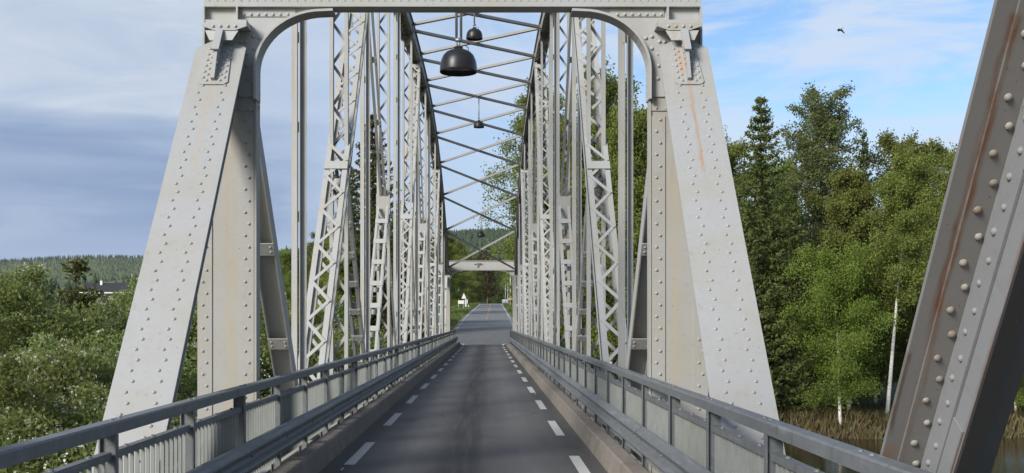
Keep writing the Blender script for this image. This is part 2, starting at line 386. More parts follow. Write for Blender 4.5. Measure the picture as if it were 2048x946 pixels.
# ------------------------------------------------------------------ ground, river, hills
RHX, RHZ = (-50, 86, 90, 96, 104, 120, 149, 310, 330, 700), (0, 0, 0.08, 0.38, 0.88, 1.55, 2.6, 6.95, 7.25, 7.4)
def road_h(y): return float(sum(np.interp(y + e, RHX, RHZ) for e in (-3, -1, 1, 3)) / 4) if y > 88.7 else 0.0
def road_cx(y): return 0.10 if y < 89 else min(1.35, 0.10 + 0.0065 * (y - 89)) if y < 281 else 1.35 + 0.0015 * (y - 281) ** 2
def sst(x, a, b):
    t = np.clip((x - a) / (b - a), 0, 1); return t * t * (3 - 2 * t)
roadh_v = np.vectorize(road_h); roadc_v = np.vectorize(road_cx)
def ground_h(x, y):
    x = np.asarray(x, float); y = np.asarray(y, float)
    rh = roadh_v(np.clip(y, -50, 700))
    wob = 0.5 * np.sin(x * 0.31 + y * 0.17) + 0.35 * np.sin(x * 0.11 - y * 0.23 + 1.7)
    base = -5.0 + (rh + 4.0) * sst(y, 84, 150) + 0.35 * wob
    bankline = 77.7 + 1.2 * np.sin(x * 0.35) + 0.02 * x
    river = sst(bankline - y, -0.8, 3.2) * sst(x + 0.25 * y, -4.5, 2.0) * sst(y, -60, -40)
    h = base + river * (-8.6 - base)
    corr = sst(np.abs(x - roadc_v(np.clip(y, -50, 330))), 12.0, 4.4)
    corr = corr * sst(y, 84, 89)
    h = h * (1 - corr) + (rh - 0.06 - 0.02 * np.abs(x)) * corr
    ha = 128 * np.exp(-(((x - 40) / 620) ** 2) - ((y - 1700) / 520) ** 2)
    hb = 158 * np.exp(-(((x + 1100) / 1500) ** 2) - ((y - 3000) / 500) ** 2) + 12 * np.sin(x / 210.0) * np.exp(-((y - 3000) / 500) ** 2)
    hc = 150 * np.exp(-(((x - 1900) / 1200) ** 2) - ((y - 2800) / 600) ** 2)
    return h + (ha + hb + hc) * sst(y, 420, 1000)
def grid_obj(name, xs, ys, fn, mat):
    X, Y = np.meshgrid(xs, ys); Z = fn(X, Y)
    v = np.stack([X, Y, Z], -1).reshape(-1, 3); nx = len(xs); ny = len(ys)
    i = np.arange((ny - 1) * (nx - 1)); r, c = i // (nx - 1), i % (nx - 1); a = r * nx + c
    f = np.stack([a, a + 1, a + nx + 1, a + nx], -1)
    me = quads(name, v, f, mat); me.polygons.foreach_set('use_smooth', np.ones(len(f), bool)); return me
def quads(name, v, f, mat, tri=False):
    k = f.shape[1]
    me = bpy.data.meshes.new(name); me.vertices.add(len(v)); me.vertices.foreach_set('co', v.astype(np.float32).ravel())
    me.loops.add(f.size); me.loops.foreach_set('vertex_index', f.astype(np.int32).ravel())
    me.polygons.add(len(f)); me.polygons.foreach_set('loop_start', np.arange(0, f.size, k, dtype=np.int32))
    me.polygons.foreach_set('loop_total', np.full(len(f), k, np.int32))
    me.update(calc_edges=True); me.materials.append(MATS[mat]); return me
xs = np.concatenate([np.arange(-6000, -400, 120), np.arange(-400, -60, 12), np.arange(-60, 60, 0.8), np.arange(60, 400, 12), np.arange(400, 6001, 120)])
ys = np.concatenate([np.arange(-300, -60, 40), np.arange(-60, 60, 4), np.arange(60, 130, 0.8), np.arange(130, 420, 4), np.arange(420, 5000, 80), np.arange(5000, 12001, 500)])
tag(link('ground', grid_obj('ground', xs, ys, ground_h, 'ground')), kind='structure')
WL = -6.35
mb = MB(); mb.add([(-40, -60, WL), (400, -60, WL), (400, 86, WL), (-40, 86, WL)], [(0, 1, 2, 3)])
tag(link('river_water', mb.mesh('river_water', 'water')), kind='structure')

# ------------------------------------------------------------------ deck, kerbs, road, markings
DX = 0.10                                    # the roadway runs a little right of the truss axis
mb = MB(); mb.box(DX - 2.12, DX + 2.12, -8, 88.6, -0.35, -0.006)
tag(link('bridge_deck', mb.mesh('bridge_deck', 'concrete')), kind='structure')
mb = MB(); mb.add([(DX - 1.86, -8, 0), (DX + 1.86, -8, 0), (DX + 1.86, 88.6, 0), (DX - 1.86, 88.6, 0)], [(0, 1, 2, 3)])
tag(link('bridge_road', mb.mesh('bridge_road', 'asphalt')), kind='structure')
for s in (-1, 1):
    mb = MB()
    yy = -8.0
    while yy < 88.5:
        y1 = min(yy + 5.98, 88.6)
        mb.prism([(1.82, -0.004), (1.865, 0.235), (1.885, 0.255), (2.06, 0.260), (2.06, -0.004)], (DX, yy, 0), (s, 0, 0), (0, 0, 1), (0, 1, 0), y1 - yy - 0.02)
        yy += 6.0
    tag(link('kerb', mb.mesh('kerb', 'concrete')), kind='structure')
def road_hw(y): return 1.9 + (3.25 - 1.9) * float(sst(np.float64(y), 89, 93)) 
ysr = list(np.arange(88.6, 360, 1.5))
v, f = [], []
for i, y in enumerate(ysr):
    c, w = road_cx(y), road_hw(y)
    for q in (-1, -0.5, 0, 0.5, 1): v.append((c + q * w, y, road_h(y) + 0.03 * (1 - q * q)))
for i in range(len(ysr) - 1):
    for k in range(4): a = i * 5 + k; f.append((a, a + 1, a + 6, a + 5))
mb = MB(); mb.add(v, f); tag(link('road', mb.mesh('road', 'asphalt_far', True)), kind='structure')
mk = MB()
def strip(xf, y0, y1, w, n=4, zoff=0.005):
    vs = []
    for k in range(n + 1):
        y = y0 + (y1 - y0) * k / n; x = xf(y)
        q = 0 if y < 88.6 else (x - road_cx(y)) / road_hw(y)
        z = (0 if y < 88.6 else road_h(y) + 0.03 * (1 - q * q)) + zoff
        vs += [(x - w / 2, y, z), (x + w / 2, y, z)]
    mk.add(vs, [(2 * k, 2 * k + 1, 2 * k + 3, 2 * k + 2) for k in range(n)])
for s, y0 in ((-1, 14.56), (1, 12.80)):
    k = -4
    while True:
        a = y0 + 5.475 * k
        if a > 85: break
        strip(lambda y: DX + s * 1.525, a, a + 2.72, 0.145)
        if k % 3 == 0: strip(lambda y: DX + s * 1.56, a - 0.55, a - 0.3, 0.03, 1)
        k += 1
    lx = lambda y: road_cx(y) + s * (1.62 + 1.25 * float(sst(np.float64(y), 88.8, 92.5)))
    a = 88.3
    for k in range(4): strip(lx, a, a + 0.55, 0.16, 1); a += 1.15
    while a < 148: strip(lx, a, a + 2.0, 0.15); a += 3.9
    strip(lx, 148, 312, 0.17, 60)
tag(link('road_marking', mk.mesh('road_marking', 'road_paint')), kind='structure')
mk = MB()
strip(lambda y: road_cx(y) - 0.05, 158, 306, 0.16, 50)
strip(lambda y: road_cx(y) - 0.05, 133, 146, 0.10, 4)
tag(link('centre_marking', mk.mesh('centre_marking', 'yellow_paint')), kind='structure')

# ------------------------------------------------------------------ the truss bridge
XT = 2.65
def Yp(i): return 13.0 + 4.85 * (i - 1)
def Hc(i): return 5.7 + 7.4 * (1 - abs((Yp(i) - 46.95) / 33.95) ** 2.5)
X_ = Vector((1, 0, 0))
bridge = tag(empty('truss_bridge', (0, 8.5, 0)), 'pale grey riveted steel arch truss bridge span crossing the river ahead, weathered and rust streaked', 'bridge')

def local_part(name, mb, mat, parent, origin, yax, zax, smooth=False):
    """mesh in its own frame (x across, y along, z out of the cover plate)"""
    me = mb.mesh(name, mat, smooth)
    o = bpy.data.objects.new(name, me); COL.objects.link(o); o.parent = parent
    yv, zv = Vector(yax).normalized(), Vector(zax).normalized(); xv = yv.cross(zv)
    M = Matrix.Identity(4)
    for r in range(3): M[r][0], M[r][1], M[r][2], M[r][3] = xv[r], yv[r], zv[r], origin[r] - parent.location[r]
    o.matrix_local = M
    return o

def end_post_mesh(L, top_hat=True, inner=1):
    """cover plate + web + four angles, z = 0 is the outside of the cover plate"""
    mb = MB()
    poly = [(-0.285, 0), (0.285, 0), (0.285, L - 0.10), (0.06, L + 0.06), (-0.06, L + 0.06), (-0.285, L - 0.10)]
    mb.prism(poly, (0, 0, -0.026), (1, 0, 0), (0, 1, 0), (0, 0, 1), 0.026)
    mb.box(-0.03, 0.03, 0.02, L - 0.14, -0.47, -0.028)                              # web
    for s in (-1, 1):
        mb.box(s * 0.034, s * 0.200, 0.02, L - 0.12, -0.042, -0.028)
        mb.box(s * 0.032, s * 0.046, 0.03, L - 0.13, -0.20, -0.044)
        mb.box(s * 0.032, s * 0.15, 0.02, L - 0.16, -0.485, -0.471)
    k, y = 0, 0.12
    while y < L - 0.25:
        a = 0.018 if k % 2 else -0.018
        for s in (-1, 1):
            mb.rivet((s * 0.125 + a, y, 0.0), (0, 0, 1))
        for s in (-1, 1):
            mb.rivet((s * (0.150 + (0.012 if k % 2 else -0.022)), y, -0.042), (0, 0, -1), 0.022)
            mb.rivet((s * 0.046, y + 0.05, -0.115 - (0.03 if k % 2 else 0.0)), (s, 0, 0), 0.020)
        y += 0.117; k += 1
    return mb
A0, A1 = Vector((0, 8.65, -0.12)), Vector((0, 12.68, 5.12))
def endposts(parent, a0, a1, mat):
    L = (a1 - a0).length; d = (a1 - a0).normalized()
    n = Vector((0, -d.z, d.y)) if d.y > 0 else Vector((0, d.z, -d.y))               # outwards / upwards
    for s in (-1, 1):
        mb = end_post_mesh(L)
        if d.y > 0 and a0.y < 20:                                                   # splice plate and its fin
            e = L - 0.03
            pl = [(-0.125, e - 0.72), (-0.165, e - 0.68), (-0.13, e - 0.12), (0.0, e + 0.0), (0.13, e - 0.12), (0.165, e - 0.68), (0.125, e - 0.72)]
            mb.prism(pl, (0, 0, 0.001), (1, 0, 0), (0, 1, 0), (0, 0, 1), 0.016)
            for k in range(6):
                for q in (-1, 1):
                    mb.rivet((q * 0.075, e - 0.66 + 0.1 * k, 0.017), (0, 0, 1), 0.021); mb.rivet((q * 0.118, e - 0.61 + 0.1 * k, 0.017), (0, 0, 1), 0.021)
            mb.prism([(e - 0.66, 0.018), (e + 0.02, 0.018), (e + 0.02, 0.16), (e - 0.30, 0.15), (e - 0.66, 0.06)], (-0.02, 0, 0), (0, 1, 0), (0, 0, 1), (1, 0, 0), 0.04)
            mb.box(-0.042, 0.042, e - 0.32, e + 0.03, 0.161, 0.185)
            for k in range(5): mb.rivet((0.022, e - 0.45 + 0.1 * k, 0.09), (1, 0, 0), 0.019); mb.rivet((-0.022, e - 0.45 + 0.1 * k, 0.09), (-1, 0, 0), 0.019)
        local_part('end_post', mb, 'paint_end_rusty' if (s > 0 and a0.y < 20) else mat, parent, (s * XT, a0.y, a0.z), d, n)
endposts(bridge, A0, A1, 'paint_end')
endposts(bridge, Vector((0, 85.25, -0.12)), Vector((0, 81.22, 5.12)), 'paint_end')

def portal_posts(y, face):
    for s in (-1, 1):
        mb = MB(); xo = lambda u: s * (XT + u)
        yf = y - 0.15 * face
        mb.box(xo(-0.33), xo(0.33), yf, yf + 0.018 * face, -0.3, 4.93)                       # cover plate
        mb.box(xo(-0.332), xo(-0.31), yf + 0.02 * face, yf + 0.32 * face, -0.3, 4.93)        # inner edge web
        mb.box(xo(0.332), xo(0.31), yf + 0.02 * face, yf + 0.32 * face, -0.3, 4.93)
        mb.box(xo(-0.33), xo(0.33), yf + 0.322 * face, yf + 0.336 * face, -0.3, 5.3)
        mb.box(xo(-0.36), xo(-0.335), yf - 0.02 * face, yf + 0.02 * face, -0.3, 4.75)
        mb.box(xo(0.16), xo(0.33), yf - 0.012 * face, yf - 0.001 * face, -0.3, 4.35)         # outer angle leg
        mb.box(xo(-0.17), xo(-0.328), yf - 0.012 * face, yf - 0.001 * face, -0.3, 4.30)      # inner angle leg
        mb.box(xo(-0.328), xo(0.158), yf - 0.014 * face, yf - 0.001 * face, 4.36, 4.70)      # splice under the corner
        k, h = 0, -0.2
        while h < 4.88:
            e = 0.022 if k % 2 else -0.022
            mb.rivet((xo(0.245 + e), yf - 0.012 * face, h), (0, -face, 0), 0.019)
            mb.rivet((xo(-0.25 + e), yf - 0.013 * face, h), (0, -face, 0), 0.019)
            if h > 4.35: mb.rivet((xo(-0.13 + e), yf - 0.014 * face, h), (0, -face, 0), 0.019)
            h += 0.135; k += 1
        for k in range(5): mb.rivet((xo(-0.36), yf + 0.1 * face, 4.42 + 0.09 * k), (-s, 0, 0), 0.025)
        part('portal_post', mb, 'paint_post', bridge)
portal_posts(Yp(1), 1)
portal_posts(Yp(15), -1)

def lintel(y, face, hb, ht, emblem=False):
    mb = MB(); yf, yb = y - 0.24 * face, y
    n = 24; pts = []
    for k in range(n + 1):                                                                 # gently arched ends at the top
        x = -2.88 + 5.76 * k / n; q = abs(x) / 2.88
        pts.append((x, ht - 0.10 * max(0, (q - 0.7) / 0.3) ** 2))
    mb.prism([(-2.88, hb), (2.88, hb)] + pts[::-1], (0, yf, 0), (1, 0, 0), (0, 0, 1), (0, face, 0), 0.24 )
    vs = []
    for (x, h) in pts: vs += [(x, yf - 0.06 * face, h + 0.002), (x, yb + 0.06 * face, h + 0.002), (x, yf - 0.06 * face, h + 0.03), (x, yb + 0.06 * face, h + 0.03)]
    fs = []
    for k in range(n):
        a = 4 * k; fs += [(a, a + 1, a + 5, a + 4), (a + 2, a + 6, a + 7, a + 3), (a, a + 4, a + 6, a + 2), (a + 1, a + 3, a + 7, a + 5)]
    mb.add(vs, fs)
    mb.box(-2.88, 2.88, yf - 0.014 * face, yf - 0.001 * face, hb + 0.0, hb + 0.14)
    for k in range(62): mb.rivet((-2.82 + k * 0.0925, yf - 0.014 * face, hb + 0.07), (0, -face, 0), 0.010)
    o = part('portal_lintel', mb, 'paint', bridge)
    for s in (-1, 1):                                                                      # curved corner brackets
        b = MB(); xi = XT - 0.345; a_, b_ = 0.80, 0.70; top = hb - 0.03
        arc = [(xi - a_ + a_ * math.sin(t), top - b_ + b_ * math.cos(t)) for t in np.linspace(0, math.pi / 2, 15)]
        poly = [(XT + 0.22, hb - 0.003)] + [(arc[0][0] - 0.02, hb - 0.003)] + arc + [(xi, top - b_ - 0.30), (XT - 0.16, top - b_ - 0.30), (XT - 0.16, top - 0.62), (XT + 0.22, top - 0.62)]
        yw = y - 0.185 * face
        b.prism([(s * px, ph) for px, ph in poly], (0, yw, 0), (1, 0, 0), (0, 0, 1), (0, face, 0), 0.016)
        ext = [(arc[0][0] - 0.12, arc[0][1] + 0.005)] + arc + [(xi, top - b_ - 0.34)]
        vs, fs = [], []
        for j, (px, ph) in enumerate(ext):
            nx, nz = (0, 1) if j == 0 else (1, 0) if j >= len(ext) - 2 else ((px - (xi - a_)) / a_, (ph - (top - b_)) / b_)
            l = math.hypot(nx, nz); nx, nz = nx / l, nz / l
            for (yy, t_) in ((-0.275, 0), (0.0, 0), (0.0, 0.028), (-0.275, 0.028)):
                vs.append((s * (px - nx * t_ + 0 * nx), y + yy * face, ph - nz * t_))
        for j in range(len(ext) - 1):
            q = 4 * j
            for m_ in range(4): fs.append((q + m_, q + (m_ + 1) % 4, q + 4 + (m_ + 1) % 4, q + 4 + m_))
        fs += [(0, 1, 2, 3), tuple(4 * (len(ext) - 1) + m_ for m_ in range(4))[::-1]]
        b.add(vs, fs)
        b.box(s * (XT - 0.165), s * (XT - 0.145), yw - 0.09 * face, yw - 0.002 * face, top - 0.30, hb - 0.004)    # stiffener
        b.box(s * (XT + 0.222), s * (XT + 0.245), y - 0.26 * face, y + 0.1 * face, top - 0.62, hb - 0.004)        # outer side plate
        for k in range(7): b.rivet((s * (XT - 0.22 - 0.085 * k), yw - 0.012 * face, hb - 0.075), (0, -face, 0), 0.02)
        b.box(s * (XT - 0.19), s * (XT - 0.82), yw - 0.012 * face, yw - 0.001 * face, hb - 0.10, hb - 0.004)
        for (u, dh) in ((-0.33, -0.36), (-0.24, -0.42), (-0.40, -0.38), (-0.25, -0.56), (-0.33, -0.50), (-0.18, -0.42), (-0.18, -0.58), (-0.25, -0.70), (-0.18, -0.74), (-0.26, -0.85)):
            b.rivet((s * (XT + u), yw, top + dh + 0.06), (0, -face, 0), 0.024)
        # shelf bracket that ties the end post to the lintel
        ys_ = yw - 0.004 * face
        b.obox((s * (XT - 0.055), ys_ - 0.10 * face, hb - 0.21), (0.235, 0, 0), (0, 0.10, 0), (0, 0, 0.022))
        b.obox((s * (XT - 0.055), ys_ - 0.13 * face, hb - 0.255), (0.25, 0, 0), (0, 0.13, 0), (0, 0, 0.016))
        b.prism([(-0.25, 0), (0.25, 0), (0.25, -0.04), (0.12, -0.085), (-0.12, -0.085), (-0.25, -0.04)], (s * (XT - 0.055), ys_ - 0.262 * face, hb - 0.24), (1, 0, 0), (0, 0, 1), (0, face, 0), 0.02)
        b.prism([(-0.19, 0), (0.19, 0), (0.13, -0.13), (-0.13, -0.13)], (s * (XT - 0.02), ys_ - 0.25 * face, hb - 0.325), (1, 0, 0), (0, 0.35 * face, 0.94), (0, face, 0), 0.02)
        for k in range(4):
            b.rivet((s * (XT - 0.22 + 0.115 * k), ys_ - 0.10 * face, hb - 0.188), (0, -0.5 * face, 1), 0.024)
            b.rivet((s * (XT - 0.18 + 0.085 * k), ys_ - 0.262 * face, hb - 0.28), (0, -face, 0), 0.020)
        part('corner_bracket', b, 'paint', o)
    if emblem:
        e = MB(); yy = yf if face < 0 else yf - 0.02; ye = y - 0.016
        cx, cz = -0.22, (hb + ht) / 2 + 0.03
        half = [(-0.33, 0.03), (-0.30, 0.09), (-0.18, 0.12), (-0.12, 0.10), (-0.06, 0.12), (-0.02, 0.165), (0.03, 0.165), (0.06, 0.12), (0.13, 0.15), (0.22, 0.15), (0.33, 0.05), (0.33, 0.02), (0.20, 0.01), (0.12, 0.0), (0.05, -0.02), (0.03, -0.17), (-0.09, -0.17), (-0.12, -0.13), (-0.05, -0.07), (-0.06, 0.0), (-0.12, 0.05), (-0.22, 0.04), (-0.28, 0.01)]
        e.prism([(cx + a * 0.98, cz + c) for a, c in half], (0, ye, 0), (1, 0, 0), (0, 0, 1), (0, -1, 0), 0.012)
        part('emblem', e, 'emblem_dark', o)
    return o
lintel(Yp(1), 1, 5.55, 6.30)
lintel(Yp(15), -1, 5.66, 6.36, True)

# top chords, bottom chords
for s in (-1, 1):
    mb = MB()
    for i in range(1, 15):
        p = Vector((s * XT, Yp(i), Hc(i) + 0.05)); q = Vector((s * XT, Yp(i + 1), Hc(i + 1) + 0.05))
        if i == 1: p.z -= 0.1
        d = (q - p).normalized(); n = X_.cross(d).normalized()
        mb.bar(p + n * 0.19, q + n * 0.19, X_, 0.275, 0.012, 0.03)
        for e in (-0.2, 0.2):
            mb.bar(p + X_ * e, q + X_ * e, n, 0.175, 0.012, 0.0)
            mb.bar(p + X_ * (e * 0.78) - n * 0.185, q + X_ * (e * 0.78) - n * 0.185, X_, 0.065, 0.010, 0.0)
        L = (q - p).length; k = 0; t = 0.25
        while t < L - 0.4:                                                            # lacing on the open underside
            e = 0.15 if k % 2 else -0.15
            mb.bar(p + d * t + X_ * e - n * 0.205, p + d * (t + 0.36) - X_ * e - n * 0.205, d, 0.03, 0.006)
            t += 0.36; k += 1
        for e in (-0.225, 0.225):                                                     # gusset plates at the panel points
            mb.obox(q + X_ * e - n * 0.12, d * 0.34, n * 0.30, X_ * 0.007)
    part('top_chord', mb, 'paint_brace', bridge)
    mb = MB()
    for e in (-0.24, 0.24):
        mb.box(s * XT + e - 0.012, s * XT + e + 0.012, 8.5, 85.4, -0.42, 0.0)
        mb.box(s * XT + e - 0.05, s * XT + e + 0.05, 8.5, 85.4, 0.001, 0.018)
    for i in range(0, 17):
        y = Yp(i) if 0 < i < 16 else (8.85 if i == 0 else 85.0)
        mb.box(s * XT - 0.226, s * XT + 0.226, y - 0.3, y + 0.3, -0.40, -0.38)
        for e in (-0.258, 0.258): mb.box(s * XT + e - 0.005, s * XT + e + 0.005, y - 0.35, y + 0.35, -0.30, 0.45)
    part('bottom_chord', mb, 'paint', bridge)

def V(s, u, y, h): return Vector((s * XT + u, y, h))
def laced(s, p0, p1, Wd, Dp, pitch, leg=0.085, battens=(), side=True):
    """four corner angles with zigzag lacing on two faces"""
    mb = MB(); a, b = V(s, 0, *p0), V(s, 0, *p1); d = (b - a).normalized(); n = X_.cross(d).normalized(); L = (b - a).length
    for ex in (-1, 1):
        for en in (-1, 1):
            o = X_ * ex * Wd / 2 + n * en * Dp / 2
            mb.angle(a + o, b + o, -X_ * ex, -n * en, leg)
    for en in ((-1, 1) if side else (-1,)):
        t, k = 0.35, 0
        while t < L - 0.45:
            e = (Wd / 2 - leg * 0.5) * (1 if (k % 2) else -1); f = n * en * (Dp / 2 + 0.007 + 0.0125 * (k % 2))
            mb.bar(a + d * t + X_ * e + f, a + d * (t + pitch) - X_ * e + f, d, 0.032, 0.006, 0.03)
            if p0[0] < 45 and en < 0: mb.rivet(a + d * (t + 0.01) + X_ * e + f * 1.02 + n * en * 0.006, n * en, 0.016, 6)
            t += pitch; k += 1
        for t in (0.18, L - 0.25) + tuple(battens):
            mb.obox(a + d * t + n * en * (Dp / 2 + 0.030), X_ * (Wd / 2 + 0.004), d * 0.11, n * 0.007)
            if p0[0] < 45 and en < 0:
                for q in (-1, 1):
                    for w in (-0.05, 0.05): mb.rivet(a + d * (t + w) + X_ * q * (Wd / 2 - 0.05) + n * en * (Dp / 2 + 0.037), n * en, 0.015, 6)
    return mb
def battened(s, p0, p1, Wd, Dp, pitch, leg=0.07):
    mb = MB(); a, b = V(s, 0, *p0), V(s, 0, *p1); d = (b - a).normalized(); n = X_.cross(d).normalized(); L = (b - a).length
    for ex in (-1, 1):
        for en in (-1, 1):
            o = X_ * ex * Wd / 2 + n * en * Dp / 2
            mb.angle(a + o, b + o, -X_ * ex, -n * en, leg)
    t = 0.45
    while t < L - 0.2:
        for en in (-1, 1):
            mb.obox(a + d * t + n * en * (Dp / 2 + 0.008), X_ * (Wd / 2 + 0.003), d * 0.085, n * 0.007)
            if en < 0 and p0[0] < 45:
                for q in (-1, 1):
                    for w in (-0.04, 0.04): mb.rivet(a + d * (t + w) + X_ * q * (Wd / 2 - 0.035) + n * en * (Dp / 2 + 0.015), n * en, 0.014, 6)
        t += pitch
    return mb
def twin(s, p0, p1, Wd, gap, Dp, pitch):
    """two flat halves with a slot between them, joined by short battens"""
    mb = MB(); a, b = V(s, 0, *p0), V(s, 0, *p1); d = (b - a).normalized(); n = X_.cross(d).normalized(); L = (b - a).length
    w = (Wd - gap) / 2
    for ex in (-1, 1):
        mb.bar(a + X_ * ex * (gap / 2 + w / 2), b + X_ * ex * (gap / 2 + w / 2), X_, w / 2, 0.007)
        o = X_ * ex * (gap / 2 + 0.006) + n * (Dp / 2)
        mb.bar(a + o, b + o, n, Dp / 2 - 0.008, 0.006)
    t, k = 0.8, 0
    while t < L - 0.2:
        ex = 1 if k % 2 else -1
        mb.obox(a + d * t + n * 0.028, X_ * (gap / 2 + 0.03), d * 0.085, n * 0.008)
        mb.obox(a + d * t - n * 0.0145 + X_ * 1 * (gap / 2 + w / 2), X_ * w / 2, d * 0.09, n * 0.006)
        for q in (-1, 1):
            for v_ in (-0.045, 0.045): mb.rivet(a + d * (t + v_) + X_ * q * (gap / 2 + w * 0.5) - n * (0.021 if q > 0 else 0.008), -n, 0.015, 6)
        t += pitch; k += 1
    return mb
def plate_tie(s, p0, p1, Wd, Dp):
    """H-shaped tie: two flanges and a web"""
    mb = MB(); a, b = V(s, 0, *p0), V(s, 0, *p1); d = (b - a).normalized(); n = X_.cross(d).normalized()
    for ex in (-1, 1): mb.bar(a + X_ * ex * Wd / 2, b + X_ * ex * Wd / 2, n, Dp / 2, 0.009)
    mb.bar(a, b, X_, Wd / 2 - 0.01, 0.007)
    for t in np.arange(1.2, (b - a).length - 0.4, 1.7):
        mb.obox(a + d * t - n * (Dp / 2 + 0.008), X_ * (Wd / 2 + 0.008), d * 0.1, n * 0.006)
        for q in (-1, 1):
            for w in (-0.04, 0.04): mb.rivet(a + d * (t + w) + X_ * q * (Wd / 2 - 0.04) - n * (Dp / 2 + 0.014), -n, 0.016, 6)
    return mb
HJ = 5.15
for s in (-1, 1):
    part('tie', plate_tie(s, (Yp(1) + 0.25, 5.2), (Yp(2) - 0.35, 0.05), 0.28, 0.24), 'paint', bridge)
    part('tie', plate_tie(s, (Yp(15) - 0.25, 5.2), (Yp(14) + 0.3, 0.05), 0.28, 0.24), 'paint', bridge)
    for i in range(2, 15):
        if i % 2 == 0: part('hanger', twin(s, (Yp(i), -0.1), (Yp(i), Hc(i) - 0.12), 0.245, 0.035, 0.09, 1.45), 'paint', bridge)
        else:
            top = Hc(i) - 0.15
            part('laced_post', laced(s, (Yp(i), 0.0), (Yp(i), top), 0.38, 0.15, 0.43, 0.075, (), False), 'paint', bridge)
    for b0 in (2, 6, 10):                                                             # laced compression diagonals
        a, c = (Yp(b0) + 0.55, 0.05), (Yp(b0 + 2) - 0.2, Hc(b0 + 2) - 0.35)
        fr = (Yp(b0 + 1) - 0.30 - a[0]) / (c[0] - a[0]); L = math.hypot(c[0] - a[0], c[1] - a[1])
        part('laced_diagonal', laced(s, a, c, 0.46, 0.42, 0.47, 0.10, (fr * L,)), 'paint', bridge)
        hj = a[1] + (Yp(b0 + 1) - a[0]) / (c[0] - a[0]) * (c[1] - a[1])
        part('battened_strut', battened(s, (Yp(b0 + 1) + 0.25, hj - 0.25), (Yp(b0 + 2) - 0.3, 0.05), 0.27, 0.24, 0.82), 'paint', bridge)
    for t0 in (4, 8, 12):                                                             # slim paired ties and their struts
        a, c = (Yp(t0) + 0.2, Hc(t0) - 0.3), (Yp(t0 + 2) - 0.4, 0.05)
        part('tie', twin(s, a, c, 0.20, 0.06, 0.10, 1.9), 'paint', bridge)
        hj = a[1] + (Yp(t0 + 1) - a[0]) / (c[0] - a[0]) * (c[1] - a[1])
        mbx = battened(s, (Yp(t0) + 0.45, 0.05), (Yp(t0 + 1) - 0.15, hj - 0.2), 0.34, 0.26, 0.80)
        mbx.box(s * XT - 0.2, s * XT + 0.2, Yp(t0 + 1) - 0.155, Yp(t0 + 1) - 0.14, hj - 0.55, hj + 0.25)
        part('battened_strut', mbx, 'paint', bridge)
# overhead X bracing
for i in range(1, 15):
    for s in (-1, 1):
        mb = MB()
        zz = -0.02 if s > 0 else 0.09
        p = Vector((-s * 2.42, Yp(i) + 0.25, Hc(i) + zz)); q = Vector((s * 2.42, Yp(i + 1) - 0.25, Hc(i + 1) + zz))
        mb.angle(p, q, (0, -1, 0.0), (0, 0, 1), 0.14, 0.008)
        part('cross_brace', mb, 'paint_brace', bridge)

# the nearer span: its end posts lean back over the viewer
near = tag(empty('truss_bridge', (0, 6.4, 0)), 'nearer bridge span, a rust stained riveted girder leaning in at the right edge', 'bridge')
N0, N1 = Vector((0, 6.40, -0.15)), Vector((0, 2.62, 5.67))
Ln = (N1 - N0).length; dn = (N1 - N0).normalized(); nn_ = Vector((0, dn.z, -dn.y))
for s in (-1, 1):
    mb = MB()
    mb.box(-0.285, 0.285, 0, Ln, -0.026, 0.0)
    mb.box(-0.075, -0.03, 0.0, Ln, -0.335, -0.028)
    for q in (-1, 1):
        e = 0.0 if q < 0 else -0.105                                   # single web, angles on both its faces
        mb.box(q * 0.079 + e, q * 0.205 + e, 0.0, Ln, -0.044, -0.028)
        mb.box(q * 0.077 + e, q * 0.090 + e, 0.0, Ln, -0.205, -0.046)
        mb.box(q * 0.077 + e, q * 0.084 + e, 0.0, 2.05, -0.32, -0.207)
    mb.box(-0.078, -0.005, 0.0, Ln, -0.362, -0.337)
    k, y = 0, 0.1
    while y < Ln - 0.1:
        for q in (-1, 1):
            e = 0.0 if q < 0 else -0.105
            mb.rivet((e + q * (0.132 + (0.02 if k % 2 else -0.016)), y + random.uniform(-.006, .006), -0.045), (random.uniform(-.12, .12), random.uniform(-.12, .12), -1), random.uniform(0.0175, 0.020), 10)
            mb.rivet((e + q * 0.091, y + 0.06, -0.115 - (0.026 if k % 2 else 0.0)), (q, random.uniform(-.1, .1), 0), random.uniform(0.016, 0.0185), 10)
            mb.rivet((q * 0.125, y, 0.0), (0, 0, 1), 0.019)
        y += 0.128; k += 1
    # frame: y up along the member, z out of the cover plate (away from the viewer); the outside of the bridge is local +x on the right
    o = local_part('end_post', mb, 'paint_near', near, (s * XT, N0.y, N0.z), dn, nn_)
    if s > 0:
        for vv in o.data.vertices: vv.co.x *= -1
        o.data.flip_normals()
        # keep the stain on the road side
mb = MB(); mb.box(-2.9, 2.9, 2.35, 2.6, 5.68, 6.3)
part('portal_lintel', mb, 'paint', near)

# pier and abutment
mb = MB(); mb.prism([(-3.6, 6.0), (-3.3, 5.2), (3.3, 5.2), (3.6, 6.0), (3.6, 9.2), (3.3, 9.8), (-3.3, 9.8), (-3.6, 9.2)], (0, 0, -9.2), (1, 0, 0), (0, 1, 0), (0, 0, 1), 8.7)
tag(link('pier', mb.mesh('pier', 'pier_concrete')), 'concrete river pier under the joint between the two bridge spans', 'pier', kind='structure')
mb = MB(); mb.box(-3.6, 3.6, 84.6, 90.5, -9.5, -0.45)
tag(link('abutment', mb.mesh('abutment', 'pier_concrete')), 'concrete abutment under the far end of the bridge', 'abutment', kind='structure')

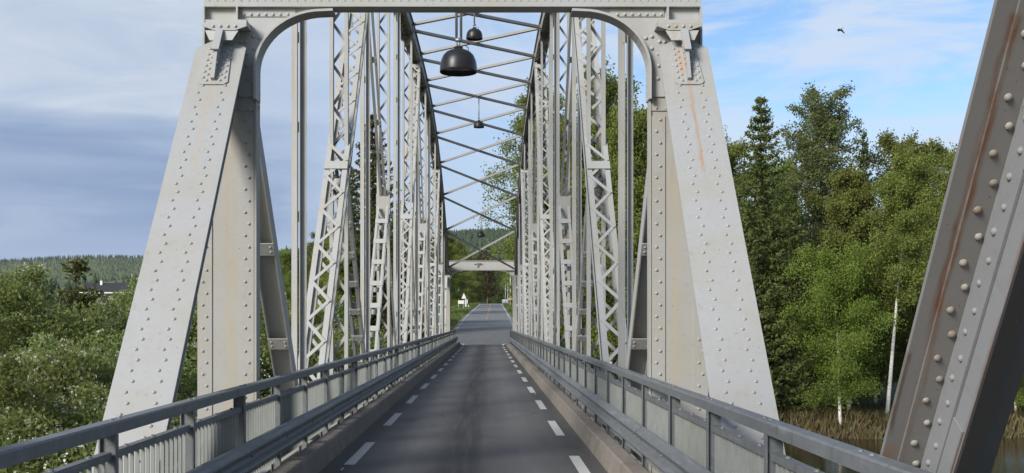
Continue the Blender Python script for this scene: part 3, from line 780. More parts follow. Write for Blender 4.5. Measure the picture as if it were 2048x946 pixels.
# ------------------------------------------------------------------ parapets
XR = 2.17
for s in (-1, 1):
    lab = ('grey steel parapet left of the road, daylight showing between its near slats' if s < 0 else
           'grey steel parapet right of the road above the brown lit kerb')
    rl = tag(empty('bridge_parapet', (DX + s * XR, -6, 0.28)), lab, 'railing')
    posts = [9.08 + 1.9 * k for k in range(-8, 42)]; Y0, Y1 = posts[0], posts[-1]
    mb = MB(); y = Y0 - 0.3
    while y < Y1 - 0.1:                                                                # top rail in sleeved lengths
        y1 = min(y + 5.7, Y1 + 0.15)
        a, b = DX + s * (XR - 0.055), DX + s * (XR + 0.055)
        mb.prism([(-0.055, 1.165), (0.055, 1.165), (0.055, 1.238), (0.045, 1.25), (-0.045, 1.25), (-0.055, 1.238)], (DX + s * XR, y + 0.012, 0), (1, 0, 0), (0, 0, 1), (0, 1, 0), y1 - y - 0.014)
        mb.box(DX + s * (XR - 0.045), DX + s * (XR + 0.045), y1 - 0.1, y1 + 0.1, 1.17, 1.24)
        y = y1
    for py in posts:
        for q in (0.06, 0.22): mb.rivet((DX + s * XR, py + q, 1.25), (0, 0, 1), 0.016, 8)
    part('top_rail', mb, 'galvanised', rl)
    for nm, z0, z1, w in (('middle_rail', 1.0, 1.05, 0.03), ('bottom_rail', 0.33, 0.375, 0.025)):
        mb = MB()
        for k in range(len(posts) - 1):
            mb.box(DX + s * XR - w, DX + s * XR + w, posts[k] + 0.03, posts[k + 1] - 0.03, z0, z1)
            if nm == 'middle_rail':
                for q in (0.35, 0.95, 1.55): mb.rivet((DX + s * XR, posts[k] + q, z1), (0, 0, 1), 0.02, 8)
        part(nm, mb, 'galvanised', rl)
    for k, py in enumerate(posts):
        mb = MB()
        mb.box(DX + s * (XR - 0.05), DX + s * (XR + 0.05), py - 0.006, py + 0.006, 0.0125, 1.163)   # I-post: flanges across the rail
        for q in (-1, 1): mb.box(DX + s * XR + q * 0.051 - 0.005, DX + s * XR + q * 0.051 + 0.005, py - 0.03, py + 0.03, 0.0125, 1.163)
        mb.box(DX + s * XR - 0.1, DX + s * XR + 0.1, py - 0.08, py + 0.08, -0.005, 0.012)
        mb.box(DX + s * (XR - 0.058), DX + s * (XR - 0.105), py - 0.04, py + 0.04, 0.50, 0.64)
        part('post', mb, 'galvanised', rl)
        if k + 1 < len(posts):
            mb = MB(); n = 15; st = (1.9 - 0.10) / n
            for j in range(n):
                y = py + 0.05 + st * (j + 0.5)
                mb.box(DX + s * XR - 0.0135, DX + s * XR + 0.0135, y - 0.006, y + 0.006, 0.26, 0.999)
            part('slat_panel', mb, 'galvanised_slat', rl)
    # W-beam
    mb = MB(); prof = [(0.0, -0.155), (0.018, -0.148), (0.028, -0.13), (0.075, -0.105), (0.083, -0.085), (0.075, -0.062), (0.022, -0.038), (0.012, 0.0), (0.022, 0.038), (0.075, 0.062), (0.083, 0.085), (0.075, 0.105), (0.028, 0.13), (0.018, 0.148), (0.0, 0.155)]
    y = Y0 - 0.3; k = 0
    while y < Y1:
        y1 = min(y + 3.8, Y1 + 0.1); t = 0.004 * (k % 2)
        P = [(DX + s * (XR - 0.107 - a - t), 0.56 + b) for a, b in prof]
        vs = [(p[0], yy, p[1]) for yy in (y - 0.15, y1) for p in P] + [(p[0] + s * 0.003, yy, p[1]) for yy in (y - 0.15, y1) for p in P]
        n = len(P); fs = [(j, j + 1, n + j + 1, n + j) for j in range(n - 1)] + [(2 * n + j, 3 * n + j, 3 * n + j + 1, 2 * n + j + 1) for j in range(n - 1)]
        mb.add(vs, fs); y = y1; k += 1
    for py in posts: mb.rivet((DX + s * (XR - 0.125), py, 0.56), (-s, 0, 0), 0.018, 8)
    part('guard_beam', mb, 'galvanised', rl)

# ------------------------------------------------------------------ lamps
for k, (yl, hr, hs, lb) in enumerate(((15.4, 7.05, 5.56, 'black bell shaped lamp nearest the viewer, large under the portal lintel'),
                                   (34.8, 12.4, 11.01, 'black bell shaped lamp second along the bridge, high beside the nearest lamp'),
                                   (54.2, 12.9, 11.63, 'black bell shaped lamp third along the bridge, hanging against open sky'),
                                   (73.6, 9.10, 7.75, 'black bell shaped lamp farthest away, hanging in front of the wooded hill'))):
    rt = tag(empty('hanging_lamp', (0, yl, hs + 0.25)), lb, 'lamp', 'lamps hung from the overhead bracing')
    mb = MB(); r = 0.262
    zz = hs - 0.175
    prof = [(r * 0.985, 0.0), (r, 0.004), (r, 0.03), (r * 0.985, 0.10), (r * 0.93, 0.17), (r * 0.82, 0.235), (r * 0.64, 0.285), (r * 0.42, 0.312), (r * 0.25, 0.318), (r * 0.24, 0.355), (r * 0.17, 0.365), (0.001, 0.366)]
    prof += [(0.001, 0.30), (r * 0.55, 0.27), (r * 0.85, 0.17), (r * 0.965, 0.06), (r * 0.985, 0.0)]
    mb.lathe(prof, (0, yl, zz)); sh = part('lamp_shade', mb, 'lamp_black', rt, True)
    mb = MB(); mb.lathe([(0.001, 0.035), (r * 0.9, 0.04), (r * 0.955, 0.052), (0.001, 0.056)], (0, yl, zz)); part('diffuser', mb, 'lamp_glass', sh, True)
    mb = MB()
    for e in ((-0.028, 0.036) if k == 0 else (0.0,)): mb.tube([(e, yl, zz + 0.44), (e, yl, hr)], [0.019, 0.019] if k == 0 else [0.024, 0.024], 10)
    mb.box(-0.045, 0.05, yl - 0.02, yl + 0.02, zz + 0.43, zz + 0.48)
    part('suspension_pipe', mb, 'lamp_pipe', rt, True)
    mb = MB(); mb.tube([(0.02 * math.sin(t), yl, zz + 0.405 + 0.04 * math.cos(t)) for t in np.linspace(0, 2 * math.pi, 13)], [0.007] * 13, 6, False)
    mb.tube([(0.03, yl, zz + 0.36), (0.09, yl, zz + 0.385), (0.135, yl, zz + 0.35), (0.14, yl, zz + 0.31)], [0.006] * 4, 6)
    part('hook', mb, 'lamp_black', rt)

# ------------------------------------------------------------------ vegetation builders
def leaf_mesh(name, C, size, mat, droop=0.0, aspect=1.6, up=0.0, seed=0):
    r = np.random.default_rng(seed + 99); n = len(C)
    u = r.normal(size=(n, 3)); u[:, 2] -= droop; u /= np.linalg.norm(u, axis=1, keepdims=True)
    w = r.normal(size=(n, 3)); w[:, 2] += 0; w -= u * (w * u).sum(1, keepdims=True); w /= np.linalg.norm(w, axis=1, keepdims=True)
    s = (size * r.uniform(0.6, 1.35, n))[:, None]
    nrm = np.cross(u, w)
    v = np.stack([C - u * s * aspect / 2, C + w * s / 2 + nrm * s * 0.12, C + u * s * aspect / 2, C - w * s / 2 + nrm * s * 0.12], 1).reshape(-1, 3)
    return quads(name, v, np.arange(4 * n).reshape(-1, 4), mat)
def curve_pts(p, d, L, n, r, droop=0.0, wob=0.15, lift=0.0):
    pts = [np.array(p, float)]; d = np.array(d, float); d /= np.linalg.norm(d)
    for k in range(n):
        d = d + r.normal(size=3) * wob * 0.5; d[2] += lift - droop * (k / n) ; d /= np.linalg.norm(d)
        pts.append(pts[-1] + d * L / n)
    return pts
def make_deciduous(seed, H, base_h, spread, nleaf, leaf, mat, bark, shape='birch', trunk_r=0.16, lean=0.0, weep=0.5, nlimb=34, sig=0.28):
    r = np.random.default_rng(seed); tb = MB(); C = []
    tr = [np.array((0, 0, -0.6))]
    for k in range(1, 15):
        q = k / 14; tr.append(np.array((lean * H * q + 0.10 * math.sin(3 * q + seed), 0.10 * math.sin(4 * q + 2 * seed), H * 0.97 * q)))
    tb.tube(tr, [trunk_r * (1 - 0.93 * (k / 14)) + 0.01 for k in range(15)], 8)
    nf0 = len(tb.f)
    def trunk_at(q): 
        x = q * 14; i = min(int(x), 13); return tr[i] * (1 - (x - i)) + tr[i + 1] * (x - i)
    for k in range(nlimb):
        q = base_h + (0.97 - base_h) * ((k + r.uniform(0, 1)) / nlimb) ** 0.9
        t = (q - base_h) / (1 - base_h)
        if shape == 'birch': w = spread * (0.30 + 0.85 * math.sin(math.pi * min(1, 0.12 + t * 0.80)) ** 0.7) * (1 - 0.42 * t)
        elif shape == 'oval': w = spread * (0.12 + math.sin(math.pi * (0.16 + 0.80 * t)) ** 0.55)
        elif shape == 'round': w = spread * max(0.15, math.sqrt(max(0, 1 - (1.7 * t - 0.75) ** 2)))
        else: w = spread * (1 - 0.8 * t)
        w *= r.uniform(0.65, 1.15)
        a = k * 2.399 + r.uniform(-0.4, 0.4); upw = (1.1 if shape == 'oval' else 0.35) + 0.75 * t
        P = curve_pts(trunk_at(q), (math.cos(a), math.sin(a), upw), w, 6, r, weep * 0.35, 0.22)
        tb.tube(P, [max(0.012, trunk_r * 0.30 * (1 - q * 0.6) * (1 - 0.85 * j / 6)) for j in range(7)], 5, False)
        for j in range(1, 7):
            nt_ = 2 if j < 6 else 3
            for _ in range(nt_):
                a2 = r.uniform(0, 2 * math.pi)
                Q = curve_pts(P[j], (math.cos(a2), math.sin(a2), r.uniform(-0.1, 0.5)), w * r.uniform(0.14, 0.34), 4, r, weep, 0.3)
                if _ == 0: tb.tube(Q, [0.012, 0.01, 0.009, 0.007, 0.005], 3, False)
                for pp in Q[1:]: C.append((pp, sig * (0.5 + 0.5 * w / spread)))
    top = tr[-1]
    for _ in range(10): C.append((top + r.normal(size=3) * np.array((0.3, 0.3, 0.5)), sig * 0.7))
    m = max(2, int(nleaf / len(C)))
    pts = np.concatenate([c + r.normal(size=(int(r.integers(max(1, m // 3), 2 * m)), 3)) * np.array((sg, sg, sg * (0.8 + weep * 0.8))) for c, sg in C])
    tm = tb.mesh('trunk', bark, True); tm.materials.append(MATS['bark_dark'])
    tm.polygons.foreach_set('material_index', [0] * nf0 + [1] * (len(tm.polygons) - nf0))
    return (tm, leaf_mesh('crown', pts, leaf, mat, weep, seed=seed))
def make_spruce(seed, H, Rb, mat='needle', bark='bark_dark', q0=0.06, sparse=1.0, leaf=0.26, nq=12, droop=0.55):
    r = np.random.default_rng(seed); tb = MB(); pts, dirs = [], []
    tb.tube([(0, 0, -0.6), (0.05, 0, H * 0.4), (0, 0.03, H * 0.8), (0, 0, H)], [H * 0.0105, H * 0.008, H * 0.003, 0.012], 8)
    nw = int(H * 1.45)
    for k in range(nw):
        q = q0 + (0.985 - q0) * k / (nw - 1); L0 = Rb * (1 - q) ** 0.74 * (0.75 + 0.25 * min(1, (q - q0) * 6)) + 0.10
        nb = int(7 * sparse)
        for b in range(nb):
            L = L0 * r.uniform(0.80, 1.12); a = 2 * math.pi * b / nb + k * 0.8 + r.uniform(-0.25, 0.25); z = H * q + r.uniform(-0.14, 0.14)
            n = max(3, int(nq * L / Rb) + 2); prev = None; P = []
            for j in range(n + 1):
                t = j / n
                P.append(np.array((math.cos(a) * L * t, math.sin(a) * L * t, z + L * (0.30 * (q - 0.35) * t - droop * t * (1 - t) * 1.0 - droop * 0.35 * t + 0.18 * t ** 3))))
            if b % 2 == 0: tb.tube([P[0], P[n // 2], P[n]], [0.035 * (1 - q) + 0.008, 0.018 * (1 - q) + 0.006, 0.004], 4, False)
            side = np.array((-math.sin(a), math.cos(a), 0))
            for j in range(1, n + 1):
                wv = 0.26 * L * (1 - 0.8 * j / n) * min(1, 2.2 * j / n)
                for e in range(9):
                    pts.append(P[j] + side * r.uniform(-1, 1) * wv + np.array((0, 0, -abs(r.normal()) * 0.16)) + r.normal(size=3) * 0.06)
    pts = np.array(pts)
    return (tb.mesh('trunk', bark, True), leaf_mesh('crown', pts, leaf, mat, 0.9, 2.3, seed=seed))
def make_bush(seed, H, Wd, nclump, per, leaf, blossom=0.10):
    r = np.random.default_rng(seed); tb = MB(); pts, bl = [], []
    for k in range(7):
        a = 2 * math.pi * k / 7 + r.uniform(-0.3, 0.3); P = curve_pts((0.15 * math.cos(a), 0.15 * math.sin(a), -0.5), (0.5 * math.cos(a), 0.5 * math.sin(a), 1.3), H * r.uniform(0.75, 0.95), 8, r, 0.05, 0.18)
        tb.tube(P, [0.085 * (1 - 0.85 * j / 8) for j in range(9)], 6, False)
        for j in (3, 4, 5, 6):
            Q = curve_pts(P[j], r.normal(size=3) + np.array((0, 0, 0.5)), 1.3, 4, r, 0.0, 0.3); tb.tube(Q, [0.03, 0.022, 0.015, 0.01, 0.006], 4, False)
    for k in range(nclump):
        u = r.normal(size=3); u /= np.linalg.norm(u); rr = r.uniform(0.25, 0.92) ** 0.5
        c = np.array((u[0] * Wd / 2 * rr, u[1] * Wd / 2 * rr, H * 0.52 + u[2] * H * 0.48 * rr))
        c[:2] *= 1.0 + 0.22 * math.sin(3 * math.atan2(u[1], u[0]) + seed + 4 * u[2])
        sg = r.uniform(0.17, 0.40)
        n = int(per * r.uniform(0.5, 1.5))
        dv = r.normal(size=(n, 3)); dv /= np.linalg.norm(dv, axis=1, keepdims=True)
        pts.append(c + dv * (r.uniform(0.05, 1.0, n) ** 0.55)[:, None] * np.array((1.9, 1.9, 1.25)) * sg)
        if r.uniform() < blossom * 3.2 and u[2] > -0.5:
            for _ in range(int(r.integers(4, 13))):
                dq = r.normal(size=3) + u * 0.7; cc = c + dq / np.linalg.norm(dq) * sg * np.array((1.85, 1.85, 1.2)); dv = r.normal(size=3); dv[2] -= 0.3; dv /= np.linalg.norm(dv)
                tt = r.uniform(0, 0.14, 7)[:, None]
                bl.append(cc + dv * tt + r.normal(size=(7, 3)) * 0.018)
    pts = np.concatenate(pts); bl = np.concatenate(bl)
    return (tb.mesh('trunk', 'bark_dark', True), leaf_mesh('crown', pts, leaf, 'leaf_bush', 0.2, 1.7, seed=seed), leaf_mesh('blossom', bl, 0.034, 'blossom', 0.0, 1.2, seed=seed + 1))

SP = {  # prototypes: meshes shared between trees of a kind
 'birch_a': (make_deciduous(1, 20, 0.10, 4.4, 60000, 0.115, 'leaf_birch', 'bark_birch', 'birch', 0.17, 0.0, 0.55, 46), 20),
 'birch_b': (make_deciduous(2, 20, 0.16, 4.2, 54000, 0.11, 'leaf_birch', 'bark_birch', 'birch', 0.15, 0.045, 0.8, 46), 20),
 'birch_c': (make_deciduous(5, 20, 0.08, 5.2, 64000, 0.115, 'leaf_birch', 'bark_birch', 'round', 0.18, 0.0, 0.65, 50), 20),
 'bright':  (make_deciduous(8, 12, 0.10, 4.6, 52000, 0.085, 'leaf_bright', 'bark_birch', 'round', 0.13, 0.06, 0.45, 44, 0.32), 12),
 'leaning': (make_deciduous(9, 22, 0.42, 3.6, 36000, 0.11, 'leaf_birch', 'bark_birch', 'birch', 0.17, 0.10, 0.8, 40), 22),
 'aspen':   (make_deciduous(11, 22, 0.14, 4.4, 46000, 0.115, 'leaf_pale', 'bark_dark', 'oval', 0.20, 0.0, 0.05, 64, 0.24), 22),
 'spruce':  (make_spruce(21, 24, 4.2, leaf=0.115, nq=24), 24),
 'spruce_b': (make_spruce(22, 24, 3.4, q0=0.03, leaf=0.115, nq=20), 24),
 'young':   (make_spruce(23, 9, 1.7, q0=0.04, leaf=0.065, nq=16), 9),
 'pine':    (make_spruce(24, 20, 4.0, 'needle_pine', 'bark_pine', 0.16, 0.8, 0.2, 14, 0.2), 20),
 'bush_a':  (make_bush(31, 8.5, 4.8, 330, 260, 0.052), 8.5),
 'bush_b':  (make_bush(32, 8.0, 4.6, 240, 290, 0.052, 0.3), 8.0),
 'bush_c':  (make_bush(33, 7.0, 5.2, 250, 290, 0.052, 0.3), 7.0),
}
KN = {'birch_a': 'birch_tree', 'birch_b': 'birch_tree', 'birch_c': 'birch_tree', 'bright': 'birch_tree', 'leaning': 'birch_tree', 'aspen': 'aspen_tree', 'spruce': 'spruce_tree', 'spruce_b': 'spruce_tree',
      'young': 'spruce_tree', 'pine': 'pine_tree', 'bush_a': 'flowering_tree', 'bush_b': 'flowering_tree', 'bush_c': 'flowering_tree'}
def tree(kind, px, top, Y, label, group=None, wid=1.0, rz=None, lean=0.0):
    """a tree of a kind whose top stands at the height seen at photo row `top`, Y metres ahead"""
    p = at(px, top, Y); gz = float(ground_h(p.x, Y)); H = p.z - gz
    me, H0 = SP[kind]; k = H / H0
    if kind.startswith('bush'):                                   # keep the crowns clear of the truss
        rad = {'bush_a': 2.9, 'bush_b': 2.8, 'bush_c': 3.1}[kind] * k * wid
        p.x = min(p.x, -3.25 - rad)
    o = empty(KN[kind], (p.x, Y, gz), random.uniform(0, 6.28) if rz is None else rz)
    o.scale = (k * wid, k * wid, k); o.rotation_euler = (0, lean, o.rotation_euler[2])
    tag(o, label, 'tree', group)
    for m_, nm in zip(me, ('trunk', 'crown', 'blossom')):
        c = bpy.data.objects.new(nm, m_); COL.objects.link(c); c.parent = o
    return o
# right bank
tree('spruce', 1522, 190, 81.5, 'tall dark spruce with a pointed top and drooping branches, right of the bridge end post', wid=1.2)
tree('aspen', 1642, 208, 90, 'tall pale green open crowned tree, right of the dark pointed spruce', wid=1.0)
tree('spruce_b', 1728, 262, 95, 'slim conifer whose thin tip shows between the pale open tree and the round birch', wid=0.7)
tree('birch_c', 1820, 282, 94, 'broad round topped birch left of the leaning near girder', wid=1.05)
tree('birch_b', 1905, 300, 90, 'weeping birch partly behind the leaning near girder at right', wid=1.0, rz=0.3)
tree('birch_a', 1700, 335, 83, 'birch with a narrow conical crown in front of the slim conifer', wid=0.95)
tree('bright', 1682, 515, 78.6, 'low bright green birch leaning over the river edge right of the spruces', wid=0.92, rz=2.2)
tree('leaning', 1772, 300, 79.2, 'birch with a long white leaning trunk at the water edge beside the near girder', wid=1.0, rz=0.0)
tree('birch_a', 1452, 275, 92, 'birch right beside the right end post, half hidden by it', wid=0.95)
tree('birch_c', 1990, 320, 86, 'large birch behind the leaning near girder', wid=1.0)
tree('birch_a', 2075, 300, 84, 'birch at the right border, beyond the near girder', wid=1.1)
tree('bright', 2035, 640, 80, 'low bright green tree right of the near girder at the river edge', wid=1.3)
tree('spruce_b', 1590, 385, 81.5, 'dark spruce filling the gap left of the low bright birch', wid=1.15)
tree('spruce', 1478, 430, 80.5, 'short dark spruce beside the lower part of the right end post', wid=1.35)
tree('birch_a', 1750, 430, 88, 'mid height birch behind the long white leaning trunk', wid=1.1)
tree('birch_c', 1560, 330, 97, 'round birch behind the dark pointed spruce', wid=1.0)
# seen through the right truss
tree('birch_b', 1222, 132, 98, 'tall birch seen through the right truss, highest crown left of the right portal post', wid=1.0)
tree('birch_a', 1265, 200, 94, 'birch seen between the first hanger and the right portal post', wid=0.9)
tree('birch_c', 1160, 255, 100, 'birch behind the laced posts of the right truss', wid=1.0)
tree('birch_b', 1098, 165, 102, 'weeping birch overhanging the right top chord towards the road', wid=1.05, rz=3.0)
tree('spruce', 1120, 330, 108, 'dark spruce deep behind the right truss', wid=1.2)
tree('birch_a', 1330, 300, 95, 'birch hidden behind the right portal post', wid=1.1)
tree('birch_c', 1395, 340, 98, 'birch hidden behind the right end post', wid=1.1)
tree('spruce_b', 1240, 330, 104, 'dark spruce behind the tall birch in the right truss', wid=1.2)
# left bank, seen through the left truss
tree('spruce', 745, 225, 100, 'tall dark spruce seen through the left truss, its tip against the sky', wid=1.35)
tree('spruce_b', 700, 330, 106, 'dark spruce left of the tall one behind the left truss', wid=1.1)
tree('spruce', 800, 400, 112, 'dark spruce right of the tall one behind the left truss', wid=1.1)
tree('birch_a', 690, 470, 98, 'birch low behind the battened struts of the left truss', wid=1.2)
tree('birch_c', 805, 455, 120, 'birch behind the far laced posts of the left truss', wid=1.2)
for k, (px, tp, Y) in enumerate(((545, 478, 150), (580, 500, 135), (620, 490, 140), (655, 455, 130), (690, 470, 118), (515, 500, 165))):
    tree(('spruce_b', 'birch_c', 'spruce', 'birch_a', 'birch_c', 'birch_a')[k], px, tp, Y,
         ('dark spruce just right of the left portal post', 'round green tree between the portal post and first hanger', 'dark spruce behind the first left hanger', 'birch behind the nearest laced diagonal on the left', 'round green tree behind the nearest laced post on the left', 'birch hidden behind the left portal post')[k], wid=1.3)
# along the road beyond the bridge
for (kd, px, tp, Y, lb, wd) in (
    ('birch_b', 880, 455, 175, 'tall birch left of the road beyond the far portal, white trunk', 1.2),
    ('birch_c', 835, 440, 160, 'birch left of the far portal, nearest the road signs', 1.2),
    ('birch_a', 918, 490, 262, 'birch left of the road behind the white signs', 1.3),
    ('spruce', 955, 510, 318, 'dark spruce at the left bend of the road', 1.5),
    ('birch_a', 935, 500, 305, 'birch at the dark wood edge left of the road', 1.3),
    ('pine', 975, 488, 338, 'brownish pine with a bare pinkish trunk standing at the road end', 1.1),
    ('pine', 962, 505, 350, 'brownish pine behind the bare trunked one, to its left', 1.3),
    ('birch_c', 1060, 462, 190, 'bright birch right of the road behind the flagpoles', 1.0),
    ('birch_a', 1075, 430, 170, 'birch right of the road just past the far portal post', 1.1),
    ('birch_b', 1030, 490, 345, 'birch behind the far row of flagpoles', 1.3),
    ('spruce', 1000, 515, 372, 'dark spruce closing the road end on the right', 1.6),
    ('spruce_b', 986, 520, 385, 'dark spruce closing the road end in the middle', 1.8),
    ('spruce_b', 1012, 520, 390, 'dark spruce deepest behind the flagpoles', 1.8),
    ('spruce', 940, 515, 380, 'dark spruce in the wood behind the left verge', 1.7),
    ('birch_c', 900, 480, 230, 'round birch behind the left far portal post', 1.3),
    ('birch_c', 1048, 455, 262, 'round birch behind the right far portal post', 1.2)):
    tree(kd, px, tp, Y, lb, wid=wd)
# flowering trees on the near left bank
LB = 'flowering trees on the left bank'
BU = [('bush_a', 25, 522, 25, 'white flecked flowering tree at the left border of the picture', 0.96),
      ('bush_b', -60, 535, 26, 'flowering tree cut by the left border, behind the others', 1.08),
      ('bush_c', 95, 532, 29, 'flowering tree left of the small young spruce', 0.78),
      ('bush_b', 150, 592, 31, 'flowering tree directly behind the small young spruce', 0.78),
      ('bush_b', 215, 594, 30, 'low topped flowering tree below the dark house roof', 0.78),
      ('bush_a', 270, 562, 33, 'flowering tree between the house roof and the big end post', 0.78),
      ('bush_a', 322, 545, 34, 'flowering tree touching the left edge of the big end post', 0.85),
      ('bush_c', 385, 540, 36, 'flowering tree hidden behind the big left end post', 1.08),
      ('bush_b', 425, 575, 32, 'flowering tree in the gap between end post and portal post', 1.08),
      ('bush_a', 490, 570, 38, 'flowering tree hidden behind the left portal post', 1.24),
      ('bush_c', 555, 572, 42, 'pale blossomed tree between the portal post and the first hanger', 1.24),
      ('bush_b', 605, 590, 48, 'flowering tree behind the first left hanger', 1.24),
      ('bush_a', 640, 600, 54, 'flowering tree behind the laced diagonal of the left truss', 1.24),
      ('bush_c', 35, 640, 20, 'lower flowering tree in front of the left border one', 0.93),
      ('bush_b', 115, 660, 21.5, 'lower flowering tree left of and under the young spruce', 0.93),
      ('bush_c', 190, 650, 23, 'dark lower flowering tree right of the young spruce foot', 0.93),
      ('bush_a', 285, 640, 24, 'lower flowering tree at the foot of the big end post', 0.93),
      ('bush_c', 400, 650, 27, 'lower flowering tree behind the parapet between the posts', 1.24),
      ('bush_b', 520, 655, 32, 'lower flowering tree right of the left portal post', 1.24),
      ('bush_a', -50, 700, 17, 'lowest flowering tree by the parapet at the left border', 1.08),
      ('bush_c', 60, 765, 16.5, 'low flowering tree behind the parapet, below the left border ones', 1.08),
      ('bush_b', 200, 760, 18.5, 'low flowering tree behind the parapet, just left of the big end post foot', 1.08),
      ('bush_b', 690, 640, 64, 'flowering tree low behind the battened struts of the left truss', 1.25)]
for (kd, px, tp, Y, lb, wd) in BU: tree(kd, px, tp, Y, lb, LB, wid=wd)
tree('young', 155, 512, 27, 'small young spruce rising above the flowering trees at left', wid=1.3)

# far forest on the hills: one mass
def cones(n_pts, P, H, mat, name):
    seg = 6; vs, fs = [], []; r = np.random.default_rng(3)
    a = np.linspace(0, 2 * np.pi, seg, endpoint=False); N = len(P); w = H * r.uniform(0.16, 0.26, N)
    V_ = []; 
    for (z0, z1, k) in ((0.0, 0.62, 1.0), (0.38, 1.0, 0.68)):
        ring = np.stack([np.cos(a)[None] * (w * k)[:, None] * r.uniform(0.75, 1.25, (N, seg)), np.sin(a)[None] * (w * k)[:, None] * r.uniform(0.75, 1.25, (N, seg)), np.broadcast_to((H * z0)[:, None], (N, seg)) + r.uniform(-0.6, 0.6, (N, seg))], -1)
        tip = np.stack([np.zeros(N), np.zeros(N), H * z1], -1)[:, None]
        V_.append(np.concatenate([ring, tip], 1))
    vv = np.concatenate(V_, 1) + P[:, None]; m_ = 2 * (seg + 1)
    tri = []
    for o_ in (0, seg + 1):
        for k in range(seg): tri.append((o_ + k, o_ + (k + 1) % seg, o_ + seg))
    tri = np.array(tri); ff = (np.arange(N) * m_)[:, None, None] + tri[None]
    me = quads(name, vv.reshape(-1, 3), ff.reshape(-1, 3), mat); return link(name, me)
r = np.random.default_rng(12)
pa = np.stack([r.uniform(-420, 520, 16000), r.uniform(800, 1760, 16000)], 1)
pb_ = np.stack([r.uniform(-2400, 300, 26000), r.uniform(1500, 3020, 26000)], 1); pb_ = pb_[(pb_[:, 0] < -0.12 * pb_[:, 1]) & (pb_[:, 0] > -0.62 * pb_[:, 1])]
pc = np.stack([r.uniform(150, 2200, 4000), r.uniform(700, 2900, 4000)], 1)
pd_ = np.stack([r.uniform(-260, -12, 1500), r.uniform(300, 560, 1500)], 1)
pe_ = np.stack([r.uniform(14, 260, 900), r.uniform(330, 560, 900)], 1)
XY = np.concatenate([pa, pb_, pc, pd_, pe_]); P = np.concatenate([XY, ground_h(XY[:, 0], XY[:, 1])[:, None]], 1)
H = r.uniform(5, 10, len(P)) * np.where(r.uniform(size=len(P)) > 0.99, 1.7, 1.0)
tag(cones(0, P, H, 'forest', 'far_forest'), 'dark conifer forest covering the hills on the horizon', 'forest', kind='stuff')

# grass on the verges beyond the bridge and on the right bank
def blades(n, xf, yr, size, mat, name, label):
    rr = np.random.default_rng(5); y = rr.uniform(yr[0], yr[1], n); x = xf(rr, y, n)
    gz = ground_h(x, y); s = size * rr.uniform(0.5, 1.4, n); a = rr.uniform(0, 6.28, n); t = rr.normal(size=(n, 2)) * 0.35
    b = np.stack([x, y, gz - 0.03], -1); sd_ = np.stack([np.cos(a), np.sin(a), np.zeros(n)], -1) * (s * 0.12)[:, None]
    tip = b + np.stack([t[:, 0] * s, t[:, 1] * s, s], -1)
    v = np.stack([b - sd_, b + sd_, tip], 1).reshape(-1, 3)
    tag(link(name, quads(name, v, np.arange(3 * n).reshape(-1, 3), mat)), label, 'grass', kind='stuff')
def verge(rr, y, n):
    side = np.where(rr.uniform(size=n) > 0.5, 1, -1); return roadc_v(np.clip(y, 0, 330)) + side * (3.4 + np.abs(rr.normal(size=n)) * 5.0)
blades(60000, verge, (90, 320), 0.45, 'grass', 'grass', 'rough green grass on the verges of the road beyond the bridge')
blades(30000, lambda rr, y, n: rr.uniform(6, 48, n), (77.0, 88), 0.6, 'dry_grass', 'dry_grass', 'dry yellow grass along the river bank under the trees on the right')

# ------------------------------------------------------------------ roadside things beyond the bridge
def gz(x, y): return float(ground_h(x, y))
# warning sign (back view is plain) and board
p = at(927.8, 0, 205); z = gz(p.x, 205)
t = tag(empty('warning_sign', (p.x, 205, z)), 'pale triangular road sign with a narrow panel below, left of the far road', 'sign')
mb = MB(); mb.tube([(p.x, 205, z - 0.2), (p.x, 205, z + 3.3)], [0.04, 0.04], 8); part('post', mb, 'lamp_pipe', t)
mb = MB(); hz = z + 2.2; mb.prism([(-0.45, 0), (0.45, 0), (0.04, 0.95), (-0.04, 0.95)], (p.x, 204.93, hz), (1, 0, 0), (0, 0, 1), (0, 1, 0), 0.02); part('sign_plate', mb, 'white_metal', t)
mb = MB(); mb.box(p.x + 0.22, p.x + 0.50, 204.9, 204.93, z + 0.7, z + 2.1); part('lower_panel', mb, 'sign_back', t)
p = at(922.5, 0, 212); z = gz(p.x, 212)
t = tag(empty('information_board', (p.x, 212, z)), 'cream rectangular board on two posts beside the triangular sign', 'sign')
mb = MB(); mb.box(p.x - 0.62, p.x + 0.62, 211.93, 211.96, z + 1.2, z + 1.85); part('board', mb, 'white_board', t)
for q in (-0.48, 0.40):
    mb = MB(); mb.tube([(p.x + q, 212, z - 0.2), (p.x + q, 212, z + 1.85)], [0.04, 0.04], 8); part('post', mb, 'lamp_pipe', t)
p = at(937.3, 0, 222); z = gz(p.x, 222)
t = tag(empty('marker_post', (p.x, 222, z)), 'short white marker post in the grass right of the triangular sign', 'post')
mb = MB(); mb.tube([(p.x, 222, z - 0.2), (p.x, 222, z + 1.0)], [0.05, 0.05], 8); part('shaft', mb, 'lamp_pipe', t)
mb = MB(); mb.lathe([(0.001, 0.0), (0.14, 0.05), (0.17, 0.16), (0.12, 0.27), (0.001, 0.32)], (p.x, 222, z + 0.35), 10); part('reflector', mb, 'white_metal', t)
